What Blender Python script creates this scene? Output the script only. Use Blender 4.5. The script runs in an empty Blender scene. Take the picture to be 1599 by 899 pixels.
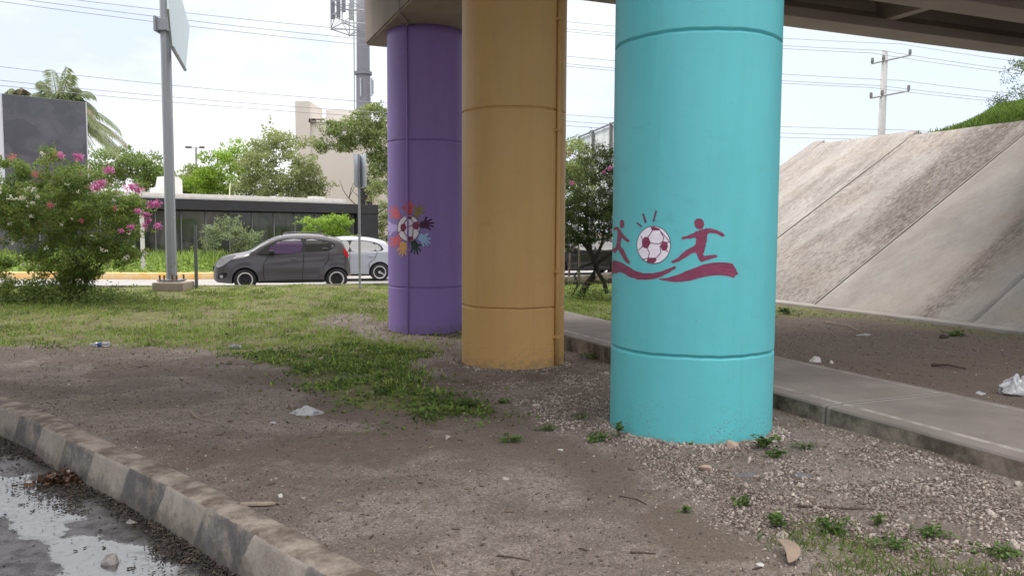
import bpy, bmesh, math, random
import numpy as np
from mathutils import Vector, Matrix
random.seed(7)
rng = np.random.default_rng(7)
PI = math.pi
scn = bpy.context.scene
COL = scn.collection

# ------------------------------------------------------------------ camera
F, PITCH, ROLL, CZ = 1250.0, 0.071, 0.005, 1.62
cam = bpy.data.cameras.new('camera'); camo = bpy.data.objects.new('camera', cam); COL.objects.link(camo)
cam.sensor_width = 36; cam.lens = F / 1599 * 36; cam.clip_start = 0.05; cam.clip_end = 3000
camo.location = (0, 0, CZ)
camo.rotation_euler = (Matrix.Rotation(PI / 2 - PITCH, 4, 'X') @ Matrix.Rotation(ROLL, 4, 'Z')).to_euler()
scn.camera = camo
scn.view_settings.view_transform = 'Standard'; scn.view_settings.look = 'None'
scn.view_settings.exposure = 0.58; scn.view_settings.gamma = 1; scn.view_settings.use_curve_mapping = False

# ------------------------------------------------------------------ world: bright overcast
SUN_EL, SUN_AZ = math.radians(52), math.radians(-62)      # azimuth from +Y towards +X
w = bpy.data.worlds.new('World'); scn.world = w; w.use_nodes = True
nt = w.node_tree; N = nt.nodes; L = nt.links; N.clear()
out = N.new('ShaderNodeOutputWorld'); bg = N.new('ShaderNodeBackground'); bg.inputs['Strength'].default_value = 0.1
sky = N.new('ShaderNodeTexSky'); sky.sky_type = 'NISHITA'; sky.sun_disc = False
sky.sun_elevation = SUN_EL; sky.sun_rotation = SUN_AZ; sky.air_density = 1.0; sky.dust_density = 2.0
tc = N.new('ShaderNodeTexCoord'); sep = N.new('ShaderNodeSeparateXYZ'); L.new(tc.outputs['Generated'], sep.inputs[0])
no = N.new('ShaderNodeTexNoise'); no.inputs['Scale'].default_value = 2.6; no.inputs['Detail'].default_value = 6; no.inputs['Roughness'].default_value = .55
mp = N.new('ShaderNodeMapping'); mp.inputs['Scale'].default_value = (1, 1, 2.6); L.new(tc.outputs['Generated'], mp.inputs[0]); L.new(mp.outputs[0], no.inputs['Vector'])
cr = N.new('ShaderNodeValToRGB'); L.new(no.outputs['Fac'], cr.inputs[0])
cr.color_ramp.elements[0].position = .40; cr.color_ramp.elements[0].color = (.66, .73, .86, 1)
cr.color_ramp.elements[1].position = .62; cr.color_ramp.elements[1].color = (.99, 1.0, 1.02, 1)
# thinner blue-white cloud to the right, brighter cloud to the left
mr = N.new('ShaderNodeMapRange'); mr.inputs['From Min'].default_value = -.15; mr.inputs['From Max'].default_value = .45
L.new(sep.outputs['X'], mr.inputs['Value'])
mx = N.new('ShaderNodeMix'); mx.data_type = 'RGBA'; L.new(mr.outputs[0], mx.inputs['Factor']); L.new(cr.outputs['Color'], mx.inputs['A'])
mx.inputs['B'].default_value = (.73, .81, .92, 1)
# overcast luminance rises to the zenith
el = N.new('ShaderNodeMapRange'); el.interpolation_type = 'SMOOTHSTEP'; L.new(sep.outputs['Z'], el.inputs['Value'])
el.inputs['From Min'].default_value = .33; el.inputs['From Max'].default_value = .85; el.inputs['To Min'].default_value = 8.7; el.inputs['To Max'].default_value = 26
wm = N.new('ShaderNodeMapRange'); L.new(sep.outputs['Z'], wm.inputs['Value']); wm.inputs['From Min'].default_value = .3; wm.inputs['From Max'].default_value = .6
wx2 = N.new('ShaderNodeMix'); wx2.data_type = 'RGBA'; L.new(wm.outputs[0], wx2.inputs['Factor']); L.new(mx.outputs['Result'], wx2.inputs['A']); wx2.inputs['B'].default_value = (1.0, .965, .93, 1); mx = wx2
ml = N.new('ShaderNodeVectorMath'); ml.operation = 'SCALE'; L.new(mx.outputs['Result'], ml.inputs[0]); L.new(el.outputs[0], ml.inputs['Scale'])
m2 = N.new('ShaderNodeMix'); m2.data_type = 'RGBA'; m2.inputs['Factor'].default_value = .9
L.new(sky.outputs[0], m2.inputs['A']); L.new(ml.outputs[0], m2.inputs['B'])
L.new(m2.outputs['Result'], bg.inputs['Color']); L.new(bg.outputs[0], out.inputs[0])

sun = bpy.data.lights.new('sun', 'SUN'); sun.energy = 1.2; sun.angle = math.radians(14); sun.color = (1, .96, .9)
suno = bpy.data.objects.new('sun', sun); COL.objects.link(suno)
sd = Vector((math.sin(SUN_AZ) * math.cos(SUN_EL), math.cos(SUN_AZ) * math.cos(SUN_EL), math.sin(SUN_EL)))
suno.rotation_euler = sd.to_track_quat('Z', 'Y').to_euler()

# ------------------------------------------------------------------ geometry helpers
CP, SP = math.cos(PITCH), math.sin(PITCH)
def ray(x, y):
    a = x - 799.5; b = y - 449.5
    u = (a * math.cos(ROLL) + b * math.sin(ROLL)) / F; v = -(-a * math.sin(ROLL) + b * math.cos(ROLL)) / F
    return np.array([u, CP + v * SP, -SP + v * CP])
O = np.array([0, 0, CZ])
def atZ(x, y, z): d = ray(x, y); return O + d * ((z - CZ) / d[2])
def atY(x, y, Y): d = ray(x, y); return O + d * (Y / d[1])
C0 = np.array([-1.482, 13.92]); U = np.array([.9244, .3815]); V = np.array([-.3815, .9244])
def W(u, v, z=0.0): p = C0 + U * u + V * v; return (p[0], p[1], z)
def UV(x, y): return ((x - C0[0]) * U[0] + (y - C0[1]) * U[1], (x - C0[0]) * V[0] + (y - C0[1]) * V[1])
BR = math.atan2(U[1], U[0])            # bridge heading

def tag(o, label=None, cat=None, group=None, kind=None):
    if label: o['label'] = label
    if cat: o['category'] = cat
    if group: o['group'] = group
    o['kind'] = kind or 'thing'
    return o
def empty(name, loc=(0, 0, 0), rz=0, label=None, cat=None, group=None):
    o = bpy.data.objects.new(name, None); COL.objects.link(o); o.location = loc; o.rotation_euler = (0, 0, rz)
    o.empty_display_size = .1
    return tag(o, label, cat, group)
def link(name, me, mats=None, parent=None, smooth=False):
    o = bpy.data.objects.new(name, me); COL.objects.link(o)
    if mats is not None:
        for m in (mats if isinstance(mats, (list, tuple)) else [mats]): me.materials.append(m)
    if parent: o.parent = parent
    if smooth: me.polygons.foreach_set('use_smooth', [True] * len(me.polygons))
    return o
def mesh_np(name, verts, faces, attrs=None):
    """verts (n,3); faces (m,k) uniform"""
    verts = np.asarray(verts, dtype=np.float32); faces = np.asarray(faces, dtype=np.int32)
    me = bpy.data.meshes.new(name); n = len(verts); m, k = faces.shape
    me.vertices.add(n); me.vertices.foreach_set('co', verts.ravel())
    me.loops.add(m * k); me.loops.foreach_set('vertex_index', faces.ravel())
    me.polygons.add(m); me.polygons.foreach_set('loop_start', np.arange(0, m * k, k, dtype=np.int32))
    try: me.polygons.foreach_set('loop_total', np.full(m, k, dtype=np.int32))
    except Exception: pass
    for an, av in (attrs or {}).items():
        a = me.attributes.new(an, 'FLOAT', 'POINT'); a.data.foreach_set('value', np.asarray(av, dtype=np.float32))
    me.update(calc_edges=True); me.validate()
    return me
def bm_mesh(name, bm):
    bmesh.ops.recalc_face_normals(bm, faces=bm.faces[:])
    me = bpy.data.meshes.new(name); bm.to_mesh(me); bm.free(); return me
def obj(name, bm, mat, parent=None, smooth=False): return link(name, bm_mesh(name, bm), mat, parent, smooth)
def box(bm, c, s, rz=0, bev=0, rot=None):
    r = bmesh.ops.create_cube(bm, size=1); vs = r['verts']
    M = Matrix.Translation(c) @ (rot if rot is not None else Matrix.Rotation(rz, 4, 'Z')) @ Matrix.Diagonal((*s, 1))
    bmesh.ops.transform(bm, matrix=M, verts=vs)
    if bev:
        es = list({e for v in vs for e in v.link_edges})
        bmesh.ops.bevel(bm, geom=es, offset=bev, segments=2, affect='EDGES', profile=.6)
    return vs
def prism(bm, pts, lo, hi, axis='z'):
    """extrude 2D polygon; axis z: (x,y)->z ; y: (x,z)->y ; x: (y,z)->x"""
    def P(p, h): return {'z': (p[0], p[1], h), 'y': (p[0], h, p[1]), 'x': (h, p[0], p[1])}[axis]
    a = [bm.verts.new(P(p, lo)) for p in pts]; b = [bm.verts.new(P(p, hi)) for p in pts]
    bm.faces.new(a[::-1]); bm.faces.new(b); n = len(pts)
    for i in range(n): bm.faces.new((a[i], a[(i + 1) % n], b[(i + 1) % n], b[i]))
def tube(bm, pts, rad, n=8, cap=True):
    pts = [Vector(p) for p in pts]; rings = []
    if not isinstance(rad, (list, tuple)): rad = [rad] * len(pts)
    ref = Vector((0, 0, 1))
    for i, p in enumerate(pts):
        d = (pts[min(i + 1, len(pts) - 1)] - pts[max(i - 1, 0)]).normalized()
        r = ref if abs(d.z) < .95 else Vector((1, 0, 0))
        a = d.cross(r).normalized(); b = d.cross(a).normalized()
        rings.append([bm.verts.new(p + (a * math.cos(2 * PI * j / n) + b * math.sin(2 * PI * j / n)) * rad[i]) for j in range(n)])
    for i in range(len(rings) - 1):
        for j in range(n):
            try: bm.faces.new((rings[i][j], rings[i][(j + 1) % n], rings[i + 1][(j + 1) % n], rings[i + 1][j]))
            except Exception: pass
    if cap:
        try: bm.faces.new(rings[0]); bm.faces.new(rings[-1][::-1])
        except Exception: pass
def lathe(bm, prof, n=48, M=None):
    rings = [[bm.verts.new((r * math.cos(2 * PI * j / n), r * math.sin(2 * PI * j / n), z)) for j in range(n)] for r, z in prof]
    for i in range(len(rings) - 1):
        for j in range(n): bm.faces.new((rings[i][j], rings[i][(j + 1) % n], rings[i + 1][(j + 1) % n], rings[i + 1][j]))
    bm.faces.new(rings[0][::-1]); bm.faces.new(rings[-1])
    if M is not None: bmesh.ops.transform(bm, matrix=M, verts=[v for r in rings for v in r])
def rotmats(n, tilt=1.0, flat=None, g=rng):
    """random rotations; flat in degrees keeps z-axis near up"""
    a = g.uniform(0, 2 * PI, n); ca, sa = np.cos(a), np.sin(a)
    Rz = np.zeros((n, 3, 3)); Rz[:, 0, 0] = ca; Rz[:, 0, 1] = -sa; Rz[:, 1, 0] = sa; Rz[:, 1, 1] = ca; Rz[:, 2, 2] = 1
    if flat is None:
        t = np.arccos(g.uniform(-1, 1, n)) * tilt; ax = g.uniform(0, 2 * PI, n)
    else:
        t = np.abs(g.normal(0, math.radians(flat), n)); ax = g.uniform(0, 2 * PI, n)
    x, y = np.cos(ax), np.sin(ax); c, s = np.cos(t), np.sin(t); C = 1 - c
    Rt = np.zeros((n, 3, 3))
    Rt[:, 0, 0] = c + x * x * C; Rt[:, 0, 1] = x * y * C; Rt[:, 0, 2] = y * s
    Rt[:, 1, 0] = x * y * C; Rt[:, 1, 1] = c + y * y * C; Rt[:, 1, 2] = -x * s
    Rt[:, 2, 0] = -y * s; Rt[:, 2, 1] = x * s; Rt[:, 2, 2] = c
    return Rt @ Rz
def scatter(name, tv, tf, pos, R, sc, rnd=None):
    tv = np.asarray(tv, float); tf = np.asarray(tf); n = len(pos); k = len(tv)
    sc = np.asarray(sc, float)
    if sc.ndim == 1: sc = sc[:, None].repeat(3, 1)
    loc = tv[None] * sc[:, None, :]
    v = np.einsum('nij,nkj->nki', R, loc) + np.asarray(pos)[:, None, :]
    f = tf[None] + (np.arange(n) * k)[:, None, None]
    if rnd is None: rnd = rng.uniform(0, 1, n)
    return v.reshape(-1, 3), f.reshape(-1, tf.shape[1]), np.repeat(rnd, k)
LEAF_V = [(0, 0, 0), (.32, .45, .07), (0, 1, 0), (-.32, .45, .07)]; LEAF_F = [(0, 1, 2, 3)]
LONG_V = [(0, 0, 0), (.14, .4, .03), (0, 1, -.12), (-.14, .4, .03)]
BLADE_V = [(-.06, 0, 0), (.06, 0, 0), (.05, .12, .6), (0, .38, 1)]; BLADE_F = [(0, 1, 2, 3)]
phi = (1 + 5 ** .5) / 2
ICO_V = np.array([(-1, phi, 0), (1, phi, 0), (-1, -phi, 0), (1, -phi, 0), (0, -1, phi), (0, 1, phi), (0, -1, -phi), (0, 1, -phi), (phi, 0, -1), (phi, 0, 1), (-phi, 0, -1), (-phi, 0, 1)]) / 1.9
ICO_F = [(0, 11, 5), (0, 5, 1), (0, 1, 7), (0, 7, 10), (0, 10, 11), (1, 5, 9), (5, 11, 4), (11, 10, 2), (10, 7, 6), (7, 1, 8), (3, 9, 4), (3, 4, 2), (3, 2, 6), (3, 6, 8), (3, 8, 9), (4, 9, 5), (2, 4, 11), (6, 2, 10), (8, 6, 7), (9, 8, 1)]

# ------------------------------------------------------------------ material helpers
MATS = {}
class MB:
    def __init__(s, name, rough=.7, spec=.4):
        s.m = bpy.data.materials.new(name); s.m.use_nodes = True; s.nt = s.m.node_tree; s.N = s.nt.nodes; s.L = s.nt.links
        s.b = s.N['Principled BSDF']; s.b.inputs['Roughness'].default_value = rough; s.b.inputs['Specular IOR Level'].default_value = spec
        s.tc = s.N.new('ShaderNodeTexCoord'); MATS[name] = s.m
    def pos(s): return s.N.new('ShaderNodeNewGeometry').outputs['Position']
    def ob(s): return s.tc.outputs['Object']
    def mapv(s, v, scale=(1, 1, 1), rot=(0, 0, 0)):
        m = s.N.new('ShaderNodeMapping'); m.inputs['Scale'].default_value = scale; m.inputs['Rotation'].default_value = rot; s.L.new(v, m.inputs[0]); return m.outputs[0]
    def noise(s, v, scale, detail=4, rough=.55, dist=0):
        n = s.N.new('ShaderNodeTexNoise'); n.inputs['Scale'].default_value = scale; n.inputs['Detail'].default_value = detail
        n.inputs['Roughness'].default_value = rough; n.inputs['Distortion'].default_value = dist; s.L.new(v, n.inputs['Vector']); return n.outputs['Fac']
    def voro(s, v, scale, out='Distance', feature='F1', rnd=1):
        n = s.N.new('ShaderNodeTexVoronoi'); n.feature = feature; n.inputs['Scale'].default_value = scale; n.inputs['Randomness'].default_value = rnd; s.L.new(v, n.inputs['Vector']); return n.outputs[out]
    def ramp(s, f, a, b, c0=(0, 0, 0), c1=(1, 1, 1), ease=False):
        r = s.N.new('ShaderNodeValToRGB'); e = r.color_ramp.elements; e[0].position = a; e[1].position = b; e[0].color = (*c0, 1); e[1].color = (*c1, 1)
        if ease: r.color_ramp.interpolation = 'EASE'
        s.L.new(f, r.inputs[0]); return r.outputs[0]
    def mix(s, f, a, b, mode='MIX'):
        m = s.N.new('ShaderNodeMix'); m.data_type = 'RGBA'; m.blend_type = mode
        for k, v in (('Factor', f), ('A', a), ('B', b)):
            i = m.inputs[k] if k == 'Factor' else [q for q in m.inputs if q.name == k and q.type == 'RGBA'][0]
            if isinstance(v, (int, float)): i.default_value = v if k == 'Factor' else (v, v, v, 1)
            elif isinstance(v, tuple): i.default_value = (*v, 1)
            else: s.L.new(v, i)
        return [q for q in m.outputs if q.type == 'RGBA'][0]
    def math(s, op, a, b=0, clamp=False):
        m = s.N.new('ShaderNodeMath'); m.operation = op; m.use_clamp = clamp
        for i, v in enumerate((a, b)):
            if isinstance(v, (int, float)): m.inputs[i].default_value = v
            else: s.L.new(v, m.inputs[i])
        return m.outputs[0]
    def attr(s, n): a = s.N.new('ShaderNodeAttribute'); a.attribute_name = n; return a.outputs['Fac']
    def col(s, v):
        if isinstance(v, tuple): s.b.inputs['Base Color'].default_value = (*v, 1)
        else: s.L.new(v, s.b.inputs['Base Color'])
        return s
    def rough(s, v): s.L.new(v, s.b.inputs['Roughness']); return s
    def bump(s, h, strength=.3, dist=.01, prev=None):
        b = s.N.new('ShaderNodeBump'); b.inputs['Strength'].default_value = strength; b.inputs['Distance'].default_value = dist
        s.L.new(h, b.inputs['Height'])
        if prev: s.L.new(prev, b.inputs['Normal'])
        s.L.new(b.outputs[0], s.b.inputs['Normal']); return b.outputs[0]

def simple(name, c, rough=.6, var=.12, scale=6, metal=0, spec=.4, bump=0, bscale=40):
    m = MB(name, rough, spec); m.b.inputs['Metallic'].default_value = metal
    n = m.noise(m.ob(), scale, 5)
    m.col(m.mix(n, tuple(x * (1 - var) for x in c), tuple(min(1, x * (1 + var)) for x in c)))
    if bump: m.bump(m.noise(m.ob(), bscale, 4), bump, .01)
    return m.m
def foliage(name, dark, light, tr=.25, alt=None, p=.93):
    m = MB(name, .55, .25); r = m.attr('rnd')
    c = m.ramp(r, 0, 1, dark, light)
    if alt:
        c = m.mix(m.ramp(r, p - .005, p + .005), c, alt)
    m.col(c)
    t = m.N.new('ShaderNodeBsdfTranslucent'); m.L.new(c, t.inputs[0]); mx = m.N.new('ShaderNodeMixShader'); mx.inputs[0].default_value = tr
    o = m.N['Material Output']; m.L.new(m.b.outputs[0], mx.inputs[1]); m.L.new(t.outputs[0], mx.inputs[2]); m.L.new(mx.outputs[0], o.inputs[0])
    return m.m

def paint_mat(name, c, dirt=(.16, .14, .12)):
    m = MB(name, .5, .35); p = m.ob()
    n1 = m.noise(p, 1.3, 5); n2 = m.noise(m.mapv(p, (6, 6, .6)), 1.5, 5, .6)
    col = m.mix(n1, tuple(x * .86 for x in c), tuple(min(1, x * 1.08) for x in c))
    n5 = m.noise(p, 7, 6, .7); col = m.mix(m.math('MULTIPLY', m.ramp(n5, .5, .7), .3), col, tuple(min(1, x * .85 + .05) for x in c))
    sm = m.ramp(m.noise(m.mapv(p, (2, 2, 5)), 1.1, 6, .75), .60, .70); col = m.mix(m.math('MULTIPLY', sm, .3), col, tuple(x * .6 + .02 for x in c))
    col = m.mix(m.math('MULTIPLY', m.ramp(n2, .5, .7), .2), col, tuple(x * .72 for x in c))
    sp = m.N.new('ShaderNodeSeparateXYZ'); m.L.new(p, sp.inputs[0]); z = sp.outputs['Z']
    # splashed mud specks in a band above the ground
    band = m.ramp(z, .06, .42, (1, 1, 1), (0, 0, 0))
    spk = m.ramp(m.voro(p, 48), .2, .3, (1, 1, 1), (0, 0, 0)); patch = m.ramp(m.noise(p, 3.2, 3), .44, .54)
    f = m.math('MULTIPLY', m.math('MULTIPLY', band, spk), patch)
    f2 = m.math('MULTIPLY', m.ramp(z, -.08, .06, (1, 1, 1), (0, 0, 0)), m.ramp(m.noise(p, 14, 5), .42, .62))
    col = m.mix(m.math('MULTIPLY', f, .75), col, dirt); col = m.mix(m.math('MULTIPLY', f2, .4), col, dirt)
    # small chips anywhere
    chip = m.math('MULTIPLY', m.ramp(m.voro(p, 9), .025, .035, (1, 1, 1), (0, 0, 0)), m.ramp(m.noise(p, 2.1, 2), .55, .6))
    col = m.mix(chip, col, tuple(x * .35 for x in c))
    m.col(col)
    b = m.bump(m.noise(m.mapv(p, (1, 1, 1)), 3.0, 3), .35, .02)
    m.bump(m.noise(p, 90, 3), .18, .004, b)
    return m.m
M_TURQ = paint_mat('turquoise_paint', (.12, .51, .55)); M_ORAN = paint_mat('ochre_paint', (.56, .335, .125)); M_PURP = paint_mat('purple_paint', (.28, .19, .49))

def concrete(name, c, stain=.35, vert=True, sc=1.0):
    m = MB(name, .85, .25); p = m.ob()
    n1 = m.noise(p, .7 * sc, 6, .6); n2 = m.noise(m.mapv(p, (3, 3, .35) if vert else (1, 1, 1)), 1.2 * sc, 5, .65); n3 = m.noise(p, 18 * sc, 5, .6)
    col = m.mix(m.ramp(n1, .3, .7), tuple(x * .82 for x in c), tuple(x * 1.12 for x in c))
    col = m.mix(m.math('MULTIPLY', m.ramp(n2, .5, .75), stain), col, tuple(x * .45 for x in c))
    col = m.mix(m.math('MULTIPLY', m.ramp(n3, .35, .7), .2), col, tuple(x * .7 for x in c))
    m.col(col); b = m.bump(n3, .25, .01); m.bump(m.noise(p, 120 * sc, 3), .25, .004, b)
    return m.m
M_BEAM = concrete('beam_concrete', (.36, .31, .27)); M_GIRD = concrete('girder_concrete', (.34, .30, .27), .25, False, .5)

# ------------------------------------------------------------------ plan curves and ground heights
KX = np.array([-60, -30, -14, -9, -6.5, -5.4, -4.65, -4.05, -3.34, -2.54, -2.17, -1.76, -1.32, -.95, -.2, .7, 2.2, 5, 12])
KY = np.array([13.5, 12, 10.3, 9.2, 8.35, 7.8, 7.19, 6.68, 6.0, 5.3, 4.96, 4.55, 4.11, 3.74, 3.0, 2.2, 1.2, .2, -.6])
def kerb_y(x): return np.interp(x, KX, KY)
NKX = np.array([-90, -12, -7.5, -6, -4.4, -3, -1, 2.0, 3.2, 5, 9, 30]); NKY = np.array([18.9, 19.5, 19.95, 20.2, 20.75, 21.3, 22.6, 24.9, 26.9, 30, 33, 44])
FKX = np.array([-90, -11, -8, 1, 6, 30]); FKY = np.array([26.3, 26.3, 27.4, 33.2, 38, 60])
def nk(x): return np.interp(x, NKX, NKY)
def fk(x): return np.interp(x, FKX, FKY)
def sstep(a, b, x): t = np.clip((x - a) / (b - a), 0, 1); return t * t * (3 - 2 * t)
def vnoise(x, y, f, seed=0):
    x = np.asarray(x, float) * f; y = np.asarray(y, float) * f
    xi = np.floor(x).astype(int); yi = np.floor(y).astype(int); fx = x - xi; fy = y - yi
    fx = fx * fx * (3 - 2 * fx); fy = fy * fy * (3 - 2 * fy)
    def h(a, b):
        v = np.sin(a * 127.1 + b * 311.7 + seed * 74.7) * 43758.5453; return v - np.floor(v)
    return (h(xi, yi) * (1 - fx) + h(xi + 1, yi) * fx) * (1 - fy) + (h(xi, yi + 1) * (1 - fx) + h(xi + 1, yi + 1) * fx) * fy
def fbm(x, y, f, seed=0, o=4):
    s = 0; a = .5; t = 0
    for i in range(o): s = s + a * vnoise(x, y, f * 2 ** i, seed + i); t += a; a *= .55
    return s / t
def gz(x, y):
    x = np.asarray(x, float); y = np.asarray(y, float)
    u = (x - C0[0]) * U[0] + (y - C0[1]) * U[1]
    zl = np.interp(y, [-10, 6, 9.7, 13.3, 20, 24], [0, -.01, -.08, -.11, .22, .12])
    zr = np.interp(u, [2.6, 3.2, 9, 20], [.09, .05, -.1, -.1])
    z = zl + (zr - zl) * sstep(1.3, 2.6, u)
    z = z + (fbm(x, y, .9, 3) - .5) * .05 + (fbm(x, y, 3.2, 9, 4) - .5) * .030
    kd = (y - kerb_y(x)) * .72
    z = z + (0 - z) * (1 - sstep(.1, .9, kd)) * .8
    z = np.where(kd < .07, -.45, z)
    n = y - nk(x); f = y - fk(x)
    z = np.where((n > -.06) & (f < .1), -.35, z)
    z = np.where(f >= .1, .12 + (fbm(x, y, .5, 4) - .5) * .1, z)
    return z
def inpoly(x, y, poly):
    x = np.asarray(x); y = np.asarray(y); c = np.zeros(x.shape, bool); n = len(poly)
    for i in range(n):
        x0, y0 = poly[i]; x1, y1 = poly[(i + 1) % n]
        if y0 == y1: continue
        c ^= ((y0 > y) != (y1 > y)) & (x < (x1 - x0) * (y - y0) / (y1 - y0) + x0)
    return c
def pdist(x, y, poly):
    d = np.full(np.shape(x), 1e9); n = len(poly)
    for i in range(n):
        a = np.array(poly[i], float); b = np.array(poly[(i + 1) % n], float); e = b - a; L2 = e @ e + 1e-9
        t = np.clip(((x - a[0]) * e[0] + (y - a[1]) * e[1]) / L2, 0, 1)
        d = np.minimum(d, np.hypot(x - a[0] - t * e[0], y - a[1] - t * e[1]))
    return np.where(inpoly(x, y, poly), d, -d)
LAWN = [(-60, 13.0), (-20, 12.2), (-8, 11.6), (-5.6, 11.7), (-4.6, 11.1), (-3.6, 10.6), (-2.9, 9.9), (-2.3, 8.6), (-1.45, 7.2), (-.7, 6.9), (-.2, 7.2), (-.55, 8.1), (-1.1, 9.0), (-1.15, 10.5), (-1.0, 12.4), (1.2, 12.0), (3, 16), (3.6, 30), (-60, 30)]
BARE = [(-4.1, 15.1), (-2.9, 15.6), (-2.1, 14.8), (-1.0, 14.6), (-.6, 13.2), (-1.0, 12.3), (-2.2, 12.1), (-3.0, 13.3)]
RLAWN = [W(3, -1.6)[:2], W(5.5, -1.2)[:2], W(9.6, -1.4)[:2], W(9.7, 9)[:2], W(2.8, 9)[:2]]
RLINE = [W(8.6, -9)[:2], W(9.7, -9)[:2], W(9.7, -1)[:2], W(8.2, -1)[:2]]
GRAVEL = [(-.95, 9.3), (-.3, 10.9), (.9, 10.4), W(1.2, -5)[:2], W(1.2, -12)[:2], (1.6, 3.3), (1.15, 4.3), (.75, 5.5), (.3, 6.5), (-.15, 7.6)]
PATCH = [(1.35, 4.15), (1.75, 4.45), (2.1, 4.1), (2.6, 3.7), (2.6, 3.2), (1.6, 3.3), (1.35, 3.7)]
def m_grass(x, y):
    nn = (fbm(x, y, 1.6, 21) - .5) * 1.5
    a = sstep(-.25, .5, pdist(x, y, LAWN) + nn * .55); b = sstep(-.2, .4, pdist(x, y, BARE) + nn * .6)
    c = sstep(-.2, .6, pdist(x, y, RLAWN) + nn * .6); d = .55 * sstep(-.3, .3, pdist(x, y, RLINE) + nn * .5)
    e = .45 * sstep(-.1, .2, pdist(x, y, PATCH) + nn * .3)
    g = np.maximum.reduce([a * (1 - b * .85), c, d, e])
    return g * np.where((y - kerb_y(x)) < .3, .1, 1)
def m_gravel(x, y):
    nn = (fbm(x, y, 2.2, 51) - .5) * 1.1
    a = sstep(-.15, .35, pdist(x, y, GRAVEL) + nn * .5)
    return a * (.04 + .96 * sstep(.40, .60, .6 * fbm(x, y, 1.3, 77) + .4 * fbm(x, y, 6, 78, 3)))

def m_dark(x, y):
    u, v = UV(x, y); nn = fbm(x, y, 1.7, 101, 5)
    d = pdist(x, y, GRAVEL); edge = np.exp(-((d + .22) / .28) ** 2) * sstep(.35, .55, nn)
    streak = sstep(.50, .62, fbm(x + y * .9, y - x * .55, .75, 121, 5)) * .75
    kb = .6 * np.exp(-(((y - kerb_y(x)) * .72 - .45) / .25) ** 2) * sstep(.4, .6, nn)
    return np.clip(np.maximum.reduce([sstep(2.4, 2.9, u) * (.75 + .25 * sstep(.35, .5, nn)), edge, streak * (u < 2), kb]), 0, 1)
# ------------------------------------------------------------------ ground
def axis(segs):
    o = []
    for a, b, s in segs: o += list(np.arange(a, b, s))
    return np.array(o + [segs[-1][1]])
gx = axis([(-400, -60, 40), (-60, -20, 2), (-20, -9, .25), (-9, -5, .08), (-5, 7, .04), (7, 14, .1), (14, 30, 1), (30, 60, 3), (60, 400, 40)])
gy = axis([(-60, -4, 4), (-4, 1.5, .25), (1.5, 9, .04), (9, 14, .06), (14, 20, .1), (20, 34, .12), (34, 60, 1), (60, 140, 8), (140, 900, 60)])
X, Y = np.meshgrid(gx, gy); nx_, ny_ = len(gx), len(gy)
ii = np.arange(nx_ * ny_).reshape(ny_, nx_)
GF = np.stack([ii[:-1, :-1].ravel(), ii[:-1, 1:].ravel(), ii[1:, 1:].ravel(), ii[1:, :-1].ravel()], 1)
xf, yf = X.ravel(), Y.ravel(); GR, GV = m_grass(xf, yf), m_gravel(xf, yf)
zf = gz(xf, yf) + GV * (fbm(xf, yf, 9, 5, 3) - .5) * .03
me = mesh_np('ground', np.stack([xf, yf, zf], 1), GF, {'grass': GR, 'gravel': GV, 'dark': m_dark(xf, yf)})
m = MB('ground_soil', .92, .2); p = m.pos()
n1 = m.noise(p, .9, 6, .6); n2 = m.noise(p, 9, 6, .65); n3 = m.noise(p, 70, 4, .7)
soil = m.mix(m.ramp(m.noise(p, .9, 7, .68, .6), .40, .58, ease=True), (.048, .036, .032), (.165, .140, .127))
soil = m.mix(m.math('MULTIPLY', m.ramp(n2, .48, .64), .75), soil, (.042, .030, .026))
soil = m.mix(m.math('MULTIPLY', m.ramp(n3, .54, .64), .75), soil, (.27, .235, .21))
soil = m.mix(m.ramp(m.math('ADD', m.attr('dark'), m.math('MULTIPLY', m.math('SUBTRACT', n2, .5), .8)), .2, .8), soil, m.mix(m.ramp(n3, .4, .66), (.024, .014, .010), (.074, .048, .037)))
soil = m.mix(.75, soil, m.mix(m.ramp(m.voro(p, 95, 'Color'), .15, .85), (.0, .0, .0), (1, 1, 1)), 'OVERLAY')
v1 = m.voro(p, 60, 'Color'); vd = m.voro(p, 60)
grav = m.mix(m.ramp(v1, .2, .9), (.13, .10, .085), (.42, .37, .325))
grav = m.mix(m.ramp(vd, .35, .6), grav, (.07, .052, .043))
grs = m.mix(m.ramp(m.noise(p, 3.5, 6, .7), .38, .64), (.11, .09, .05), (.155, .175, .06))
soil = m.mix(m.math('MULTIPLY', m.ramp(m.voro(p, 130), .0, .5), .35), m.mix(.5, soil, (.30, .25, .21)), soil)
c = m.mix(m.ramp(m.math('ADD', m.attr('gravel'), m.math('MULTIPLY', m.math('SUBTRACT', n2, .5), .7)), .35, .6), soil, grav)
c = m.mix(m.ramp(m.math('ADD', m.attr('grass'), m.math('MULTIPLY', m.math('SUBTRACT', n2, .5), .9)), .35, .75), c, grs)
m.col(c); b = m.bump(n2, .5, .02); b = m.bump(n3, .6, .006, b); m.bump(m.noise(p, 260, 2), .4, .003, b)
tag(link('ground', me, m.m, None, True), kind='structure')
M_GROUND = m.m

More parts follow.
